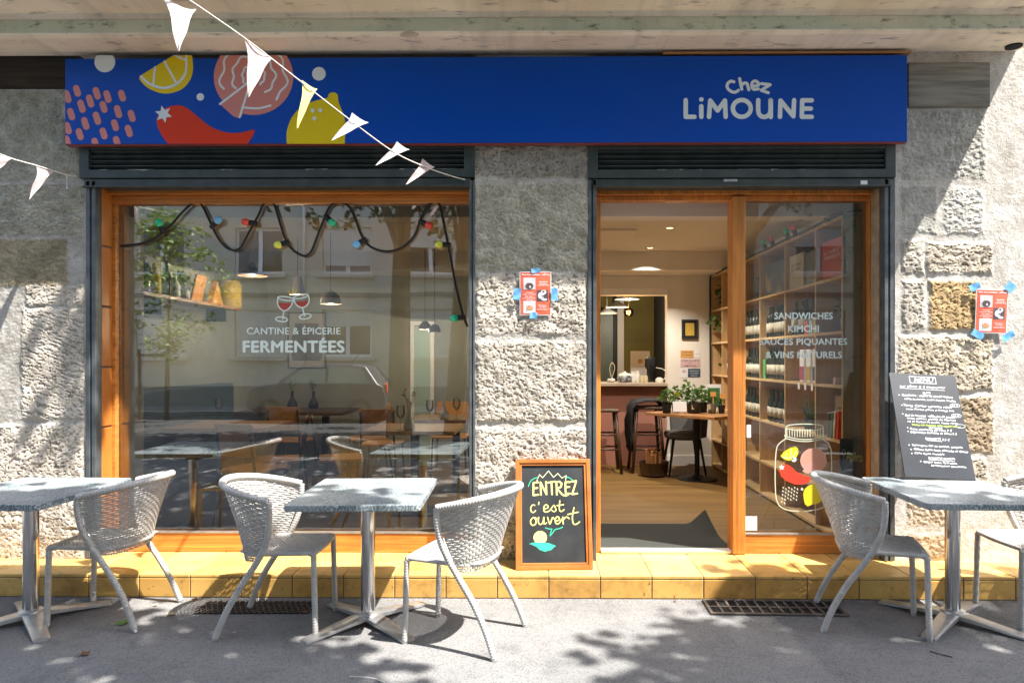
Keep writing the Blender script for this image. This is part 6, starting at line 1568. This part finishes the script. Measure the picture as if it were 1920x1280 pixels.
for i, (p, _, kd) in enumerate(sorted(wins)):
    x = rx(p)
    for (z0, z1, lv) in zr:
        fr = MB()
        fr.box(x-hw, x-hw+.07, YO-.2, YO-.12, z0, z1).box(x+hw-.07, x+hw, YO-.2, YO-.12, z0, z1).box(x-hw+.07, x+hw-.07, YO-.2, YO-.12, z0, z0+.09).box(x-hw+.07, x+hw-.07, YO-.2, YO-.12, z1-.09, z1).box(x-.06, x+.06, YO-.2, YO-.118, z0+.09, z1-.09)
        f_ = fr.build('window', K['pvc'], op)
        MB().box(x-hw+.07, x+hw-.07, YO-.19, YO-.16, z0+.09, z1-.09).build('pane', K['winglass'], f_)
        MB().box(x-hw-.12, x+hw+.12, YO+.001, YO+.14, z0-.12, z0-.001).build('sill', K['facadeopp'], f_)
        sh = {0: .0, 1: .0, 2: .82, 3: .42}[kd] if lv != 'g' else 1.0
        if lv == 'g' and kd in (2,): sh = .35
        if sh > 0:
            mb = MB(); n = max(2, int((z1-z0)*sh/.05)); 
            for k in range(n): mb.box(x-hw+.02, x+hw-.02, YO-.10, YO-.075, z1-(k+1)*(z1-z0)*sh/n+.006, z1-k*(z1-z0)*sh/n)
            mb.build('roller_shutter', K['rollshutter'], f_)
# parked car on the far kerb
def car(x, y, label, m):
    t = thing('parked_car', label, 'car', (x, y, -.13))
    z = -.13; L_ = 1.78
    side = [(-1.78,.38),(-1.76,.62),(-1.70,.82),(-1.52,.92),(-.98,1.0),(-.42,1.40),(-.1,1.47),(.75,1.48),(1.25,1.42),(1.58,1.0),(1.72,.92),(1.78,.7),(1.76,.36),(1.4,.25),(-1.5,.25)]
    V = []; F = []; n = len(side); W_ = .80
    def hwid(zz): return W_ if zz < .95 else W_ - .20*(zz-.95)/.5
    for sy, k in ((-1,1.0),(1,1.0)):
        for (a, b) in side: V.append((x+a, y+sy*hwid(b), z+b))
    F = [tuple(range(n)), tuple(range(2*n-1, n-1, -1))] + [(i, n+i, n+(i+1) % n, (i+1) % n) for i in range(n)]
    o = MB().add(V, F).build('body', m, t, bevel=.05, bseg=3)
    import bmesh
    bm = bmesh.new(); bm.from_mesh(o.data); bmesh.ops.recalc_face_normals(bm, faces=bm.faces); bm.to_mesh(o.data); bm.free()
    for sy in (-1, 1):
        for pl in ([(-.82,1.0),(-.38,1.36),(.22,1.40),(.22,1.0)], [(.30,1.0),(.30,1.40),(.78,1.40),(1.18,1.34),(1.38,1.0)]):
            MB().prism([(x+a, y+sy*(hwid(b)-.004), z+b) for a, b in pl], (0, sy*.014, 0)).build('side_window', K['carglass'], t)
        for wx in (-1.15, 1.15):
            w_ = MB().lathe([(.0,-.09),(.28,-.09),(.31,-.07),(.31,.07),(.28,.09),(.0,.09)], (x+wx, y+sy*.74, z+.31), 24, ax=(0,1,0)).build('wheel', K['rubber'], t, smooth=40)
            MB().lathe([(.19,.0),(.18,.012),(.05,.02),(.0,.02)], (x+wx, y+sy*.832, z+.31), 20, ax=(0,sy,0)).build('rim', K['greyfabric'], w_, smooth=40)
        MB().box(x-1.79, x-1.70, y+sy*.48-.14, y+sy*.48+.14, z+.68, z+.82).build('headlight', K['carglass'], t, bevel=.02)
        MB().box(x+1.70, x+1.80, y+sy*.60-.09, y+sy*.60+.09, z+.72, z+.98).build('tail_light', K['decal_red'], t, bevel=.02)
    MB().prism([(x-.93,y-.62,z+1.05),(x-.93,y+.62,z+1.05),(x-.47,y+.58,z+1.375),(x-.47,y-.58,z+1.375)], (-.012,0,.012)).build('windscreen', K['carglass'], t)
    MB().tube([(x+.7, y, z+1.48), (x+1.0, y, z+1.85)], .008, 6).build('aerial', K['black'], t)
    return t
car(-5.6, -13.0, 'small violet grey hatchback parked across the street, mirrored in the window', K['carpaint'])
car(1.6, -13.0, 'dark hatchback parked across the street, mirrored in the glass door', mat('carpaint_dark', (.03,.03,.035), rough=.25, coat=.8))
tag(MB().box(-25, 25, -14.35, -14.2, -.13, -.003).build('kerb', K['stone_plain']), kind='structure')
tag(MB().box(-25, 25, -5.35, -5.2, -.13, .003).build('kerb', K['stone_plain']), kind='structure')
bpy.context.view_layer.update()
